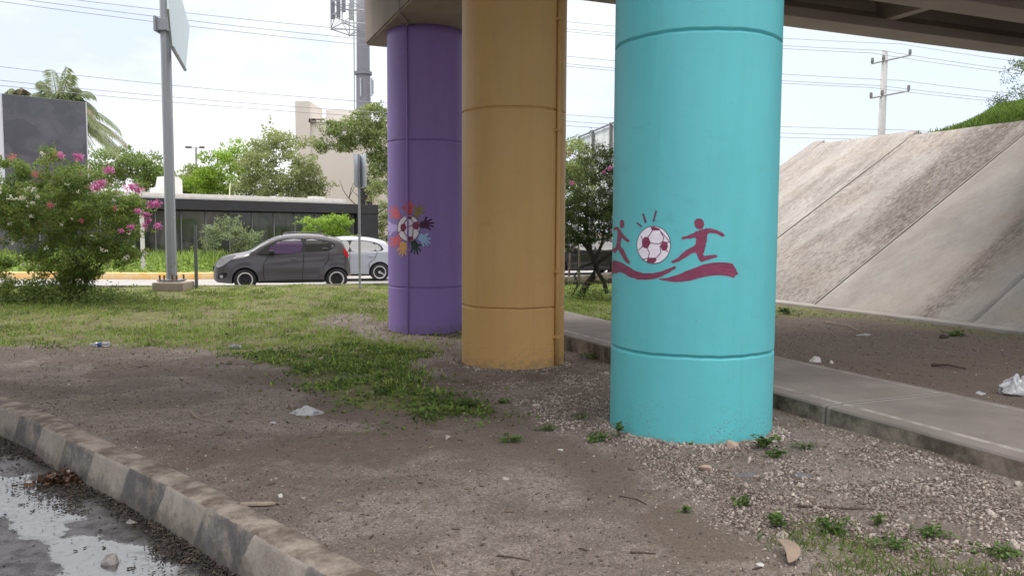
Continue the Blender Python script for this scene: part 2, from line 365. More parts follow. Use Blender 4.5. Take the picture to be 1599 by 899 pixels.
# ------------------------------------------------------------------ near street (wet asphalt) + kerb
sx = axis([(-40, -8, 1), (-8, 3, .05), (3, 16, .5)]); st = np.concatenate([np.linspace(0, 3.2, 65), [5, 10, 25]])
SX = np.repeat(sx[None], len(st), 0); KYY = kerb_y(sx)
T = np.stack([np.gradient(sx), np.gradient(KYY)], 1); T /= np.linalg.norm(T, axis=1)[:, None]; NRM = np.stack([T[:, 1], -T[:, 0]], 1)  # towards the street
PX = sx[None] + NRM[None, :, 0] * (st[:, None] - .05) * np.where(st < 4, 1, 1)[:, None]; PY = KYY[None] + NRM[None, :, 1] * (st[:, None] - .05)
# keep a clean parametrisation far away: simply drop straight down in y
for i, s in enumerate(st):
    if s > 3.2: PX[i] = sx; PY[i] = KYY - s * 1.6
wet = np.zeros_like(PX)
nn = fbm(PX, PY, 1.4, 31) * .7 + fbm(PX, PY, 7, 37, 3) * .3
dd = st[:, None] + 0 * PX
wet = sstep(.0, .16, .43 - np.abs(dd - (.58 + .22 * (fbm(PX, PY, .5, 91) - .5))) * 1.0 - (nn - .42) * 1.15)
PZ = -.27 + .0 * PX + (1 - wet) * (.004 + .02 * (fbm(PX, PY, 6, 14) - .3) * sstep(.0, .2, .42 - dd + .0)) + (1 - wet) * (fbm(PX, PY, 10, 8, 3) - .45) * .012
ii = np.arange(PX.size).reshape(PX.shape)
SF = np.stack([ii[:-1, :-1].ravel(), ii[:-1, 1:].ravel(), ii[1:, 1:].ravel(), ii[1:, :-1].ravel()], 1)[:, ::-1]
mud = sstep(.30, .12, dd + (fbm(PX, PY, 2.5, 61) - .5) * .35)
me = mesh_np('street', np.stack([PX.ravel(), PY.ravel(), PZ.ravel()], 1), SF, {'wet': wet.ravel(), 'mud': mud.ravel()})
m = MB('wet_asphalt', .6, .5); p = m.pos(); n3 = m.noise(p, 110, 3, .7); n2 = m.noise(p, 6, 6, .7)
c = m.mix(m.ramp(n3, .35, .7), (.06, .055, .06), (.25, .235, .25)); c = m.mix(m.math('MULTIPLY', m.ramp(n2, .45, .6), .7), c, (.03, .027, .027))
c = m.mix(m.attr('mud'), c, m.mix(m.ramp(m.noise(p, 30, 4), .4, .65), (.012, .01, .009), (.06, .045, .036)))
we = m.ramp(m.math('ADD', m.attr('wet'), m.math('ADD', m.math('MULTIPLY', m.math('SUBTRACT', m.noise(p, 14, 8, .85), .5), 2.2), m.math('MULTIPLY', m.math('SUBTRACT', m.noise(p, 90, 3, .8), .5), .8))), .42, .55)
c = m.mix(we, c, (.05, .048, .05)); m.col(c)
m.rough(m.mix(we, m.ramp(n2, .3, .7, (.28, .28, .28), (.6, .6, .6)), m.ramp(m.noise(p, 22, 5, .7), .4, .65, (.07, .07, .07), (.3, .3, .3))))
ior = m.N.new('ShaderNodeMapRange'); m.L.new(we, ior.inputs[0]); ior.inputs['To Min'].default_value = 1.5; ior.inputs['To Max'].default_value = 3.2; m.L.new(ior.outputs[0], m.b.inputs['IOR'])
hb = m.math('MULTIPLY', n3, m.math('SUBTRACT', 1, we)); m.bump(hb, .8, .008)
tag(link('street', me, m.m, None, True), kind='structure')

def kerb_strip(name, xs, yfun, side, prof, mat, attr='s', jit=0.0):
    xs = np.asarray(xs); ys = yfun(xs); t = np.stack([np.gradient(xs), np.gradient(ys)], 1); t /= np.linalg.norm(t, axis=1)[:, None]
    nr = np.stack([t[:, 1], -t[:, 0]], 1) * side
    s = np.concatenate([[0], np.cumsum(np.hypot(np.diff(xs), np.diff(ys)))]); s0 = np.interp(-2.17, xs, s); s = s - s0
    v = []; a = []
    for d, z in prof:
        px = xs + nr[:, 0] * d; py = ys + nr[:, 1] * d
        j = (fbm(s * 1.0, s * 0 + z * 9, 3.0, 5) - .5) * jit
        v.append(np.stack([px + nr[:, 0] * j, py + nr[:, 1] * j, np.full_like(px, z) + j * .5], 1)); a.append(s)
    v = np.array(v); k, n = v.shape[:2]; ii = np.arange(k * n).reshape(k, n)
    f = np.stack([ii[:-1, :-1].ravel(), ii[:-1, 1:].ravel(), ii[1:, 1:].ravel(), ii[1:, :-1].ravel()], 1)
    return link(name, mesh_np(name, v.reshape(-1, 3), f, {attr: np.array(a).ravel()}), mat, None, True)
m = MB('kerb_paint', .85, .25); p = m.pos(); s = m.attr('s')
sp = m.N.new('ShaderNodeSeparateXYZ'); m.L.new(p, sp.inputs[0])
sw = m.math('ADD', m.math('ADD', s, m.math('MULTIPLY', sp.outputs['Z'], -.45)), m.math('MULTIPLY', m.math('SUBTRACT', m.noise(p, 8, 3), .5), .05))
st1 = m.math('FRACT', m.math('ADD', m.math('DIVIDE', sw, 1.13), 50)); grey = m.ramp(st1, .49, .51)
n1 = m.noise(p, 3, 6, .65); n2 = m.noise(p, 25, 5, .65)
cream = m.mix(m.ramp(n1, .35, .65), (.23, .205, .18), (.35, .315, .28)); dk = m.mix(m.ramp(n1, .35, .65), (.09, .088, .092), (.155, .15, .148))
pc = m.mix(grey, cream, dk)
base = m.mix(m.ramp(n1, .3, .7), (.22, .185, .155), (.37, .32, .27))
wear = m.ramp(m.noise(p, 5, 7, .8), .46, .62); pc = m.mix(m.math('MULTIPLY', wear, .85), pc, base)
top = m.ramp(m.math('ADD', sp.outputs['Z'], m.math('MULTIPLY', m.math('SUBTRACT', m.noise(p, 30, 4, .7), .5), .02)), -.006, .003)
topc = m.mix(m.ramp(m.noise(p, 4, 6, .7), .4, .6), (.13, .10, .08), (.34, .29, .245))
c = m.mix(top, pc, topc); c = m.mix(m.math('MULTIPLY', m.ramp(n2, .5, .7), .35), c, (.10, .085, .075))
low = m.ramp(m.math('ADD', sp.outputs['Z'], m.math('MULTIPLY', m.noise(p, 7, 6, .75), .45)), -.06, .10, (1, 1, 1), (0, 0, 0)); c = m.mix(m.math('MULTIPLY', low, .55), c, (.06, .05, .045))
m.col(c); b = m.bump(n2, .5, .015); m.bump(m.noise(p, 140, 3, .7), .4, .004, b)
kx = np.concatenate([np.arange(-30, -8, .5), np.arange(-8, 3, .02), np.arange(3, 11, .4)])
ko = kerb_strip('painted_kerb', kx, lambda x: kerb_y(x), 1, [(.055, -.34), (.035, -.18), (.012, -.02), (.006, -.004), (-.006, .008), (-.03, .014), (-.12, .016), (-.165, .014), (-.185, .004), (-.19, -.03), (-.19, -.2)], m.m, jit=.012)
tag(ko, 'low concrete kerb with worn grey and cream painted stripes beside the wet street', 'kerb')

# far road and its kerbs
rx = axis([(-90, -12, 4), (-12, 12, .4), (12, 40, 3)]); rt = np.linspace(0, 1, 12)
RX = np.repeat(rx[None], 12, 0); RY = (nk(rx) + .02)[None] * (1 - rt[:, None]) + (fk(rx) + .02)[None] * rt[:, None]; RZ = 0.0 - .03 * rt[:, None] + 0 * RX
ii = np.arange(RX.size).reshape(RX.shape); RF = np.stack([ii[:-1, :-1].ravel(), ii[:-1, 1:].ravel(), ii[1:, 1:].ravel(), ii[1:, :-1].ravel()], 1)
me = mesh_np('road', np.stack([RX.ravel(), RY.ravel(), RZ.ravel()], 1), RF)
m = MB('pale_asphalt', .85, .3); p = m.pos(); m.col(m.mix(m.noise(p, 1.2, 6, .6), (.22, .215, .21), (.36, .35, .345))); m.bump(m.noise(p, 60, 3), .3, .01)
tag(link('road', me, m.m), kind='structure')
m = MB('weathered_kerb', .9, .2); p = m.pos(); m.col(m.mix(m.ramp(m.noise(p, 4, 5, .7), .35, .65), (.07, .06, .045), (.24, .21, .18))); MK = m.m
fx = axis([(-70, -12, 2), (-12, 6, .2), (6, 25, 1)])
tag(kerb_strip('road_kerb', fx, nk, -1, [(0.02, -.1), (.02, .2), (-.02, .235), (-.14, .24), (-.16, .2), (-.16, .05)], MK), 'weathered grey kerb between the lawn and the pale road', 'kerb')
m = MB('yellow_kerb_paint', .7, .3); p = m.pos(); m.col(m.mix(m.ramp(m.noise(p, 2.5, 6, .7), .35, .72), (.62, .34, .07), (.62, .50, .32))); MY = m.m
tag(kerb_strip('yellow_kerb', axis([(-70, -12, 2), (-12, 20, .4)]), fk, 1, [(0, -.1), (0, .165), (-.02, .185), (-.22, .19), (-.25, .1)], MY), 'yellow painted kerb on the far side of the road', 'kerb')

# ------------------------------------------------------------------ sidewalk
SWZ = .125
bm = bmesh.new(); us = [1.17, 1.185, 1.20, 1.36, 1.372, 2.60, 2.612, 2.72, 2.74, 2.75]; zs = [-.35, SWZ - .015, SWZ, SWZ, SWZ + .006, SWZ + .006, SWZ, SWZ - .005, SWZ - .02, -.3]
vv = np.arange(-16, 7.6, .1); vs = []
for v in vv:
    row = []
    for u, z in zip(us, zs):
        zz = z + (gz(*W(u, v)[:2]) * 0 if z > 0 else 0); j = (float(vnoise(v, u, 2.3, 3)) - .5) * .012 if u < 1.3 else 0
        row.append(bm.verts.new(W(u + j, v, zz)))
    vs.append(row)
for i in range(len(vs) - 1):
    for k in range(len(us) - 1): bm.faces.new((vs[i][k], vs[i + 1][k], vs[i + 1][k + 1], vs[i][k + 1]))
m = MB('sidewalk_concrete', .85, .25); p = m.pos(); q = m.mapv(p, (1, 1, 1), (0, 0, -BR))
n1 = m.noise(p, 1.4, 6, .6); br = m.noise(m.mapv(q, (3, 40, 1)), 2, 4, .6); n3 = m.noise(p, 50, 4)
c = m.mix(m.ramp(n1, .35, .65), (.175, .15, .138), (.25, .22, .20)); c = m.mix(m.math('MULTIPLY', br, .25), c, (.15, .13, .12))
sp = m.N.new('ShaderNodeSeparateXYZ'); m.L.new(p, sp.inputs[0])
side = m.ramp(sp.outputs['Z'], SWZ - .03, SWZ - .012, (1, 1, 1), (0, 0, 0))
sc_ = m.mix(m.ramp(m.noise(p, 3.2, 6, .7), .4, .6), (.10, .082, .066), (.27, .225, .185)); c = m.mix(side, c, sc_)
moss = m.ramp(m.noise(p, 2, 5, .7), .5, .62); c = m.mix(m.math('MULTIPLY', m.math('MULTIPLY', side, moss), .75), c, (.045, .043, .022))
# tooled joints every 2 m with smooth light margins
sq = m.N.new('ShaderNodeSeparateXYZ'); m.L.new(q, sq.inputs[0])
fr = m.math('FRACT', m.math('ADD', m.math('DIVIDE', sq.outputs['Y'], 2.0), 10.86))
dj = m.math('ABSOLUTE', m.math('SUBTRACT', fr, .5)); marg = m.ramp(dj, .018, .028, (1, 1, 1), (0, 0, 0)); line = m.ramp(dj, .003, .006, (1, 1, 1), (0, 0, 0))
c = m.mix(m.math('MULTIPLY', marg, .4), c, (.36, .33, .31)); xx = sq.outputs['X']
uc = float(C0 @ U); mg = m.math('MULTIPLY', m.math('GREATER_THAN', xx, uc + 1.355), m.math('LESS_THAN', xx, uc + 1.40)); mg2 = m.math('MULTIPLY', m.math('GREATER_THAN', xx, uc + 2.57), m.math('LESS_THAN', xx, uc + 2.625))
c = m.mix(m.math('MULTIPLY', m.math('MAXIMUM', mg, mg2), m.ramp(m.noise(p, 5, 4, .7), .35, .6)), c, (.36, .33, .31)); c = m.mix(line, c, (.09, .08, .07)); m.col(c)
b = m.bump(n3, .35, .006); m.bump(br, .3, .01, b)
tag(link('sidewalk', bm_mesh('sidewalk', bm), m.m, None), kind='structure')

# ------------------------------------------------------------------ concrete embankment, hill
TAN = .623; U0 = 9.5; Z0 = -.08
def sl(u, v, h=0): return W(u, v, Z0 + TAN * (u - U0) + h)
m = MB('slope_concrete', .9, .2); p = m.ob(); q = p
n1 = m.noise(m.mapv(q, (.45, 1, 1)), .9, 6, .65); st2 = m.noise(m.mapv(q, (.22, 1.2, .3)), 1.3, 6, .62, .4); n3 = m.noise(m.mapv(q, (1, 2.2, 1)), 6, 6, .75)
c = m.mix(m.ramp(n1, .3, .7), (.265, .245, .23), (.41, .385, .362))
c = m.mix(m.math('MULTIPLY', m.ramp(m.noise(q, .5, 4), .5, .66), .45), c, (.38, .315, .265))
dk = m.math('MULTIPLY', m.ramp(m.math('ADD', st2, m.math('MULTIPLY', m.math('SUBTRACT', n3, .5), .6)), .5, .66), m.attr('dirt'))
c = m.mix(m.math('MULTIPLY', dk, .5), c, (.12, .092, .078))
c = m.mix(m.math('MULTIPLY', m.ramp(n3, .52, .66), m.math('MULTIPLY', m.attr('dirt'), .45)), c, (.14, .115, .10))
c = m.mix(m.math('MULTIPLY', m.math('MULTIPLY', m.attr('stain'), m.ramp(n3, .28, .58)), .85), c, (.105, .085, .072))
m.col(c); b = m.bump(n3, .7, .03); m.bump(m.noise(q, 40, 4, .7), .4, .01, b); M_SLOPE = m.m
emb = empty('concrete_embankment', W(U0, 0, 0), BR, 'sloping grey concrete embankment of wide panels rising to the right of the sidewalk', 'embankment')
EMI = Matrix.Translation(W(U0, 0, 0)) @ Matrix.Rotation(BR, 4, 'Z')
def stain(u, v):
    nn = float(fbm(u * .35 + 3, v * 1.4, 1.0, 44, 5)); n2_ = float(fbm(u * .9, v * 2.2, 1.6, 47, 4))
    a = math.exp(-((v - (1.75 + .05 * u)) / .75) ** 2) * min(1, max(0, (u - 1.2) / 3.0)) * (.95 < v < 5.05)
    b = .42 * (.95 < v < 5.05); c = .75 * math.exp(-((v + 2.05 - .03 * u) / .32) ** 2) * (v < .95); d = .3 * (v > 5.05)
    return float(np.clip((a * 1.25 + b + c + d + .18) * (.25 + 1.6 * max(0, nn - .22)) * (.5 + n2_), 0, 1))
def panel(v0, v1, dirt, h, utop, name='slope_panel'):
    nu, nv = 60, 30; vs = []; at = []; P = []; sn = []
    for i in range(nu + 1):
        for j in range(nv + 1):
            u = i / nu * (utop - U0) ; v = v0 + (v1 - v0) * j / nv; e = min(j, nv - j, 1) ; ed = 0 if e else -.012
            hh = h + (float(fbm(u, v, 1.1, 4, 3)) - .5) * .05 * (1 if e else 0)
            P.append((u, v, Z0 + TAN * u + hh + ed)); at.append(dirt(u, v)); sn.append(stain(u, v))
    ii = np.arange((nu + 1) * (nv + 1)).reshape(nu + 1, nv + 1)
    f = np.stack([ii[:-1, :-1].ravel(), ii[1:, :-1].ravel(), ii[1:, 1:].ravel(), ii[:-1, 1:].ravel()], 1)
    # skirts make the slab solid
    P = np.array(P); n = len(P); low = P.copy(); low[:, 2] -= .2
    edge = list(ii[0, :]) + list(ii[1:, -1]) + list(ii[-1, :-1][::-1]) + list(ii[1:-1, 0][::-1])
    sk = [(edge[k], edge[(k + 1) % len(edge)], edge[(k + 1) % len(edge)] + n, edge[k] + n) for k in range(len(edge))]
    o = link(name, mesh_np(name, np.concatenate([P, low]), np.concatenate([f, np.array(sk)]), {'dirt': np.array(at + at), 'stain': np.array(sn + sn)}), M_SLOPE, emb, True); return o
g = .004
panel(9.2 + g, 9.8, lambda u, v: .5, .0, 8.05 + U0, 'edge_strip')
panel(5.05 + g, 9.2 - g, lambda u, v: .7, 0, 7.85 + U0)
panel(.95 + g, 5.05 - g, lambda u, v: .9 + .7 * float(sstep(2.6, 1.0, v - .06 * u)), 0, 7.6 + U0)
panel(-3.05 + g, .95 - g, lambda u, v: .12 + .75 * float(sstep(.5, .0, abs(v + 2.0 - .02 * u))), .012, 7.3 + U0)
panel(-7.1 + g, -3.05 - g, lambda u, v: .25, 0, 7.3 + U0); panel(-11.2 + g, -7.1 - g, lambda u, v: .4, 0, 7.3 + U0)
M_JOINT = simple('joint_mortar', (.36, .335, .31), .9, .12, 8)
for v_ in (.95, 5.05):
    bm = bmesh.new(); prism(bm, [(.02, Z0 - .08), (7.3, Z0 + TAN * 7.28 - .08), (7.3, Z0 + TAN * 7.28 + .036), (.02, Z0 + .046)], v_ - .017, v_ + .017, 'y'); obj('joint_line', bm, M_JOINT, emb)
bm = bmesh.new(); prism(bm, [(-.16, Z0 - .3), (-.16, Z0 + .02), (-.02, Z0 + .05), (.12, Z0 + .05), (.12, Z0 - .3)], -11.5, 9.8, 'y'); obj('toe_beam', bm, M_SLOPE, emb)
# hill behind and around the slope
hu = axis([(0, 16, .5), (16, 24, .25), (24, 80, 4)]); hv = axis([(-40, -14, 2), (-14, 20, .4), (20, 30, 2)])
HU, HV = np.meshgrid(hu + 9.3 * 0, hv); HUU = HU + U0
def hfac(u, v): return sstep(4.6, 2.6, v - .6 * (u - 17))
def hillz(u, v):
    a = Z0 + TAN * (u - U0) - .22; top = 4.66 + .28 * np.clip(u - 17.3, 0, 4) * hfac(u, v) + (fbm(u, v, .8, 13) - .5) * .18 * sstep(17, 18, u)
    top = np.where(v < 2.0, np.minimum(top, 5.4), top)
    z = np.minimum(a, top - .12 + .12 * sstep(17, 17.4, u)); z = z - np.maximum(0, v - 9.5) * .8 - np.maximum(0, -11.5 - v) * .5
    return np.maximum(z, -.6)
HZ = hillz(HUU, HV)
wx = C0[0] + U[0] * HUU + V[0] * HV; wy = C0[1] + U[1] * HUU + V[1] * HV
ii = np.arange(HU.size).reshape(HU.shape); HF = np.stack([ii[:-1, :-1].ravel(), ii[:-1, 1:].ravel(), ii[1:, 1:].ravel(), ii[1:, :-1].ravel()], 1)
mh = MB('hill_turf', .95, .1); mh.col(mh.mix(mh.noise(mh.pos(), 3, 5), (.06, .09, .02), (.12, .17, .04)))
tag(link('hill', mesh_np('hill', np.stack([wx.ravel(), wy.ravel(), HZ.ravel()], 1), HF), mh.m, None, True), kind='structure')

# ------------------------------------------------------------------ overpass
ov = empty('overpass', W(0, -4, 0), BR, 'grey concrete overpass deck with girders carried by the painted columns', 'overpass')
OVI = (-0.0, 0.0)
def vloc(v): return v + 4.0
CT = 4.96
bm = bmesh.new(); prism(bm, [(-.78, CT), (.78, CT), (.80, CT + 1.1), (-.80, CT + 1.1)], vloc(-9.1), vloc(1.27), 'y')
bmesh.ops.bevel(bm, geom=bm.edges[:], offset=.03, segments=2, affect='EDGES'); obj('pier_cap', bm, M_BEAM, ov)
GB = CT + 1.14
gsec = [(-.36, GB), (.36, GB), (.36, GB + .2), (.13, GB + .4), (.13, GB + .92), (.4, GB + 1.05), (.4, GB + 1.16), (-.4, GB + 1.16), (-.4, GB + 1.05), (-.13, GB + .92), (-.13, GB + .4), (-.36, GB + .2)]
gv_ = [.43, -1.78, -3.99, -6.2, -8.4]
for v in gv_:
    for (a, b) in ((-21, -.03), (.03, 20.6)):
        bm = bmesh.new(); prism(bm, [(y + vloc(v), z) for y, z in gsec], a, b, 'x'); obj('girder', bm, M_GIRD, ov)
for a, b in zip(gv_[1:], gv_[:-1]):
    for u in (-14, -7, 5.6, 10.6, 15.6):
        bm = bmesh.new(); box(bm, (u, vloc((a + b) / 2), GB + .62), (.25, b - a - .28, .84)); obj('diaphragm', bm, M_GIRD, ov)
bm = bmesh.new(); box(bm, (0, vloc(-3.98), GB + 1.28), (44, 11.6, .22)); obj('deck_slab', bm, M_GIRD, ov)
for v in (1.68, -9.64):
    bm = bmesh.new(); box(bm, (0, vloc(v), GB + 1.8), (44, .2, .85)); obj('parapet', bm, M_BEAM, ov)
for u, w_ in ((20.6, .9), (-21.5, .9)):
    bm = bmesh.new(); box(bm, (u + (.5 if u > 0 else 0), vloc(-3.98), (GB + 2.2) / 2 + (1.2 if u > 0 else 0)), (w_, 11.4, GB - 2.3 if u > 0 else GB - .05)); obj('abutment', bm, M_BEAM, ov)
# conduit running up over the cap
M_PIPE = simple('grey_conduit', (.32, .29, .27), .6)

# ------------------------------------------------------------------ columns and murals
R = .667; ZR = [.673, 3.113]
COLS = [(1.506, 6.68), (.015, 10.40), (-1.482, 13.92)]
def column(cx, cy, mat, label, cat='column'):
    o = empty('concrete_column', (cx, cy, 0), 0, label, cat, 'painted overpass columns')
    prof = [(R, -.5)]
    for z in ZR: prof += [(R, z - .06), (R, z - .028), (R, z - .020), (R - .010, z - .011), (R - .024, z - .006), (R - .024, z + .004), (R, z + .010), (R, z + .02), (R, z + .05)]
    fine = []
    for (r0, z0), (r1, z1) in zip(prof, prof[1:] + [(R, CT - .002)]):
        n = max(1, int((z1 - z0) / .12)); fine += [(r0 + (r1 - r0) * k / n, z0 + (z1 - z0) * k / n) for k in range(n)]
    fine.append((R, CT - .002)); bm = bmesh.new(); lathe(bm, fine, 128)
    for v in bm.verts:      # hand-finished: tiny unevenness of the joint lines
        a = math.atan2(v.co.y, v.co.x)
        for z in ZR:
            if abs(v.co.z - z) < .04: v.co.z += .002 * math.sin(a * 7 + z * 3) + .0015 * math.sin(a * 23)
    obj('shaft', bm, mat, o, True); return o
c_t = column(*COLS[0], M_TURQ, 'turquoise concrete column with maroon football players mural, nearest to the viewer')
c_o = column(*COLS[1], M_ORAN, 'plain ochre orange concrete column between the turquoise and purple ones')
c_p = column(*COLS[2], M_PURP, 'purple concrete column with a football ringed by coloured hands')

def cyl_hit(x, y, c, r=R):
    d = ray(x, y); dx, dy = d[0], d[1]; ox, oy = -c[0], -c[1]
    A = dx * dx + dy * dy; B = 2 * (ox * dx + oy * dy); Cc = ox * ox + oy * oy - r * r; D = max(0, B * B - 4 * A * Cc)
    t = (-B - math.sqrt(D)) / (2 * A); a = math.atan2(oy + t * dy, ox + t * dx)
    return (a - 2 * PI if a > PI / 2 else a) * r, CZ + t * d[2]
def catmull(pts, k=5, closed=True):
    n = len(pts); o = []
    for i in range(n if closed else n - 1):
        p0, p1, p2, p3 = [np.array(pts[(i + q) % n], float) for q in (-1, 0, 1, 2)]
        for j in range(k):
            t = j / k; o.append(tuple(.5 * ((2 * p1) + (-p0 + p2) * t + (2 * p0 - 5 * p1 + 4 * p2 - p3) * t * t + (-p0 + 3 * p1 - 3 * p2 + p3) * t ** 3)))
    return o
class Mural:
    def __init__(s, c, parent, name='mural'): s.c = c; s.parent = parent; s.bm = bmesh.new(); s.mats = []; s.name = name; s.off = .0018
    def add(s, pts, mat, level=0, surf=False, raise_=0):
        """pts in picture px of the photograph (or surface coordinates when surf=True)"""
        if mat not in s.mats: s.mats.append(mat)
        q = pts if surf else [cyl_hit(x, y, s.c) for x, y in pts]
        if level in (0, 3): q = [(a + (float(vnoise(a * 60, z * 60, 1, 2)) - .5) * .007, z + (float(vnoise(a * 60, z * 60, 1, 7)) - .5) * .007) for a, z in q]
        b = bmesh.new(); vs = [b.verts.new((a, 0, z)) for a, z in q]; 
        try: f = b.faces.new(vs)
        except Exception: return
        b.faces.remove(f); from mathutils.geometry import tessellate_polygon
        for t3 in tessellate_polygon([[Vector((a, z, 0)) for a, z in q]]):
            try: b.faces.new([vs[i] for i in t3])
            except Exception: pass
        s0 = min(a for a, z in q); s1 = max(a for a, z in q); k = math.ceil(s0 / .03)
        while k * .03 < s1:
            bmesh.ops.bisect_plane(b, geom=b.verts[:] + b.edges[:] + b.faces[:], plane_co=(k * .03, 0, 0), plane_no=(1, 0, 0)); k += 1
        rr = R + s.off + level * .0012
        mp_ = {}
        for v in b.verts:
            a = v.co.x / R; mp_[v] = s.bm.verts.new((rr * math.cos(a), rr * math.sin(a), v.co.z))
        mi = s.mats.index(mat)
        for f in b.faces:
            try: nf = s.bm.faces.new([mp_[v] for v in f.verts]); nf.material_index = mi
            except Exception: pass
        b.free()
    def done(s):
        for f in s.bm.faces:
            f.normal_update(); c = f.calc_center_median()
            if f.normal.dot(Vector((c.x, c.y, 0))) < 0: f.normal_flip()
        me = bpy.data.meshes.new(s.name); s.bm.to_mesh(me); s.bm.free(); return link(s.name, me, s.mats, s.parent)
def brush(name, c):
    m = MB(name, .5, .3); n = m.noise(m.mapv(m.ob(), (9, 9, 45)), 1.5, 5, .8); m.col(m.mix(m.math('MULTIPLY', m.ramp(n, .46, .66), .6), c, tuple(min(1, x * 1.6 + .03) for x in c))); return m.m
M_MAR = brush('maroon_paint', (.20, .038, .085)); M_WHI = brush('white_paint', (.78, .72, .82)); M_NAVY = brush('violet_paint', (.14, .045, .13)); M_LINE = brush('plum_outline', (.115, .04, .09))

def T1(p): return [(940 + x / 5.514, 300 + y / 5.514) for x, y in p]
mu = Mural(COLS[0], c_t)
def ell(cx, cy, rx, ry, n=40, a0=0): return [(cx + rx * math.cos(2 * PI * i / n + a0), cy + ry * math.sin(2 * PI * i / n + a0)) for i in range(n)]
mu.add(T1(ell(837, 272, 43, 46)), M_MAR)
man = [(812, 338), (880, 316), (930, 312), (990, 326), (1040, 352), (1056, 366), (1052, 380), (1036, 382), (985, 360), (940, 352), (908, 362), (900, 420), (886, 490), (874, 545), (930, 540), (980, 538), (996, 548), (990, 562), (940, 572), (885, 588), (855, 596), (832, 570), (806, 522), (760, 540), (700, 572), (650, 602), (615, 608), (598, 600), (602, 588), (640, 574), (690, 530), (740, 490), (796, 458), (808, 425), (800, 395), (740, 402), (700, 406), (686, 398), (690, 384), (730, 376), (780, 354)]
mu.add(T1(catmull(man, 3)), M_MAR)
mu.add(T1(ell(174, 274, 19, 39)), M_MAR)
lm = [(98, 312), (125, 298), (152, 312), (172, 345), (205, 385), (236, 418), (232, 432), (215, 428), (185, 405), (170, 395), (163, 430), (164, 465), (190, 500), (215, 555), (240, 600), (238, 616), (220, 614), (196, 590), (165, 535), (143, 497), (130, 505), (112, 528), (103, 512), (90, 512), (91, 484), (115, 482), (125, 440), (133, 385), (133, 330), (118, 322), (102, 328)]
mu.add(T1(catmull(lm, 3)), M_MAR)
rib2 = [(494, 742), (560, 736), (650, 712), (720, 680), (800, 652), (880, 620), (960, 606), (1040, 602), (1120, 610), (1130, 628), (1142, 632), (1144, 650), (1158, 660), (1156, 676), (1172, 706), (1150, 712), (1148, 722), (1132, 736), (1100, 726), (1020, 716), (940, 718), (860, 734), (780, 756), (700, 770), (620, 774), (550, 764), (500, 752)]
mu.add(T1(catmull(rib2, 2)), M_MAR)
rib1 = [(100, 592), (130, 590), (175, 608), (230, 642), (300, 680), (370, 698), (440, 695), (510, 680), (580, 655), (625, 636), (638, 650), (625, 662), (560, 700), (500, 730), (440, 746), (370, 756), (300, 748), (240, 730), (190, 700), (150, 688), (110, 694)]
q = [cyl_hit(x, y, COLS[0]) for x, y in T1(catmull(rib1, 3, True)[:])]
s_min = min(a for a, z in q)
mu.add(T1(catmull(rib1, 3)), M_MAR)
zt_ = cyl_hit(*T1([(112, 592)])[0], COLS[0]); zb_ = cyl_hit(*T1([(112, 694)])[0], COLS[0])
sA = zt_[0] + .012; wrap = [(sA, zt_[1]), (sA - .12, zt_[1] - .01), (sA - .25, zt_[1] - .06), (sA - .4, zt_[1] - .12), (sA - .52, zt_[1] - .15), (sA - .5, zt_[1] - .19), (sA - .38, zt_[1] - .22), (sA - .24, zb_[1] - .06), (sA - .12, zb_[1] - .02), (sA, zb_[1])]
mu.add(wrap, M_MAR, surf=True)
def strk(pts, w=.011): # capsule between two px points
    (x0, y0), (x1, y1) = pts; dx, dy = x1 - x0, y1 - y0; l = math.hypot(dx, dy); nx, ny = -dy / l, dx / l; o = []
    for i in range(7): a = PI / 2 + PI * i / 6; o.append((x0 + 8 * (math.cos(a) * dx / l + math.sin(a) * nx), y0 + 8 * (math.cos(a) * dy / l + math.sin(a) * ny)))
    for i in range(7): a = -PI / 2 + PI * i / 6; o.append((x1 + 8 * (math.cos(a) * dx / l + math.sin(a) * nx), y1 + 8 * (math.cos(a) * dy / l + math.sin(a) * ny)))
    return o
for s_ in (((304, 268), (338, 296)), ((354, 190), (376, 258)), ((468, 162), (444, 248))): mu.add(T1(strk(s_)), M_NAVY)
mu.add(T1(ell(447, 454, 147, 163, 64)), M_LINE, 1)
mu.add(T1(ell(447, 454, 141, 157, 64)), M_WHI, 2)
pents = [[(372, 388), (402, 384), (424, 438), (396, 490), (352, 468), (348, 408)], [(526, 422), (566, 432), (572, 470), (556, 502), (520, 500), (502, 462)], [(420, 300), (450, 296), (500, 310), (502, 330), (440, 328)], [(400, 566), (474, 562), (472, 592), (446, 610), (410, 608), (388, 600)]]
for pg in pents: mu.add(T1(pg), M_MAR, 3)
def seam(a, b, w=3.2):
    (x0, y0), (x1, y1) = a, b; l = math.hypot(x1 - x0, y1 - y0); nx, ny = -(y1 - y0) / l * w, (x1 - x0) / l * w
    return [(x0 + nx, y0 + ny), (x1 + nx, y1 + ny), (x1 - nx, y1 - ny), (x0 - nx, y0 - ny)]
for a, b in (((440, 328), (402, 384)), ((424, 438), (502, 444)), ((502, 444), (526, 422)), ((502, 330), (534, 390)), ((534, 390), (526, 422)), ((502, 330), (580, 420)), ((396, 490), (412, 520)), ((352, 468), (318, 500)), ((412, 520), (402, 566)), ((502, 462), (510, 520)), ((510, 520), (474, 562)), ((556, 502), (574, 514)), ((338, 378), (352, 402)), ((402, 566), (352, 580)), ((426, 306), (440, 328)), ((566, 432), (588, 426))):
    mu.add(T1(seam(a, b)), M_LINE, 4)
mu.done()

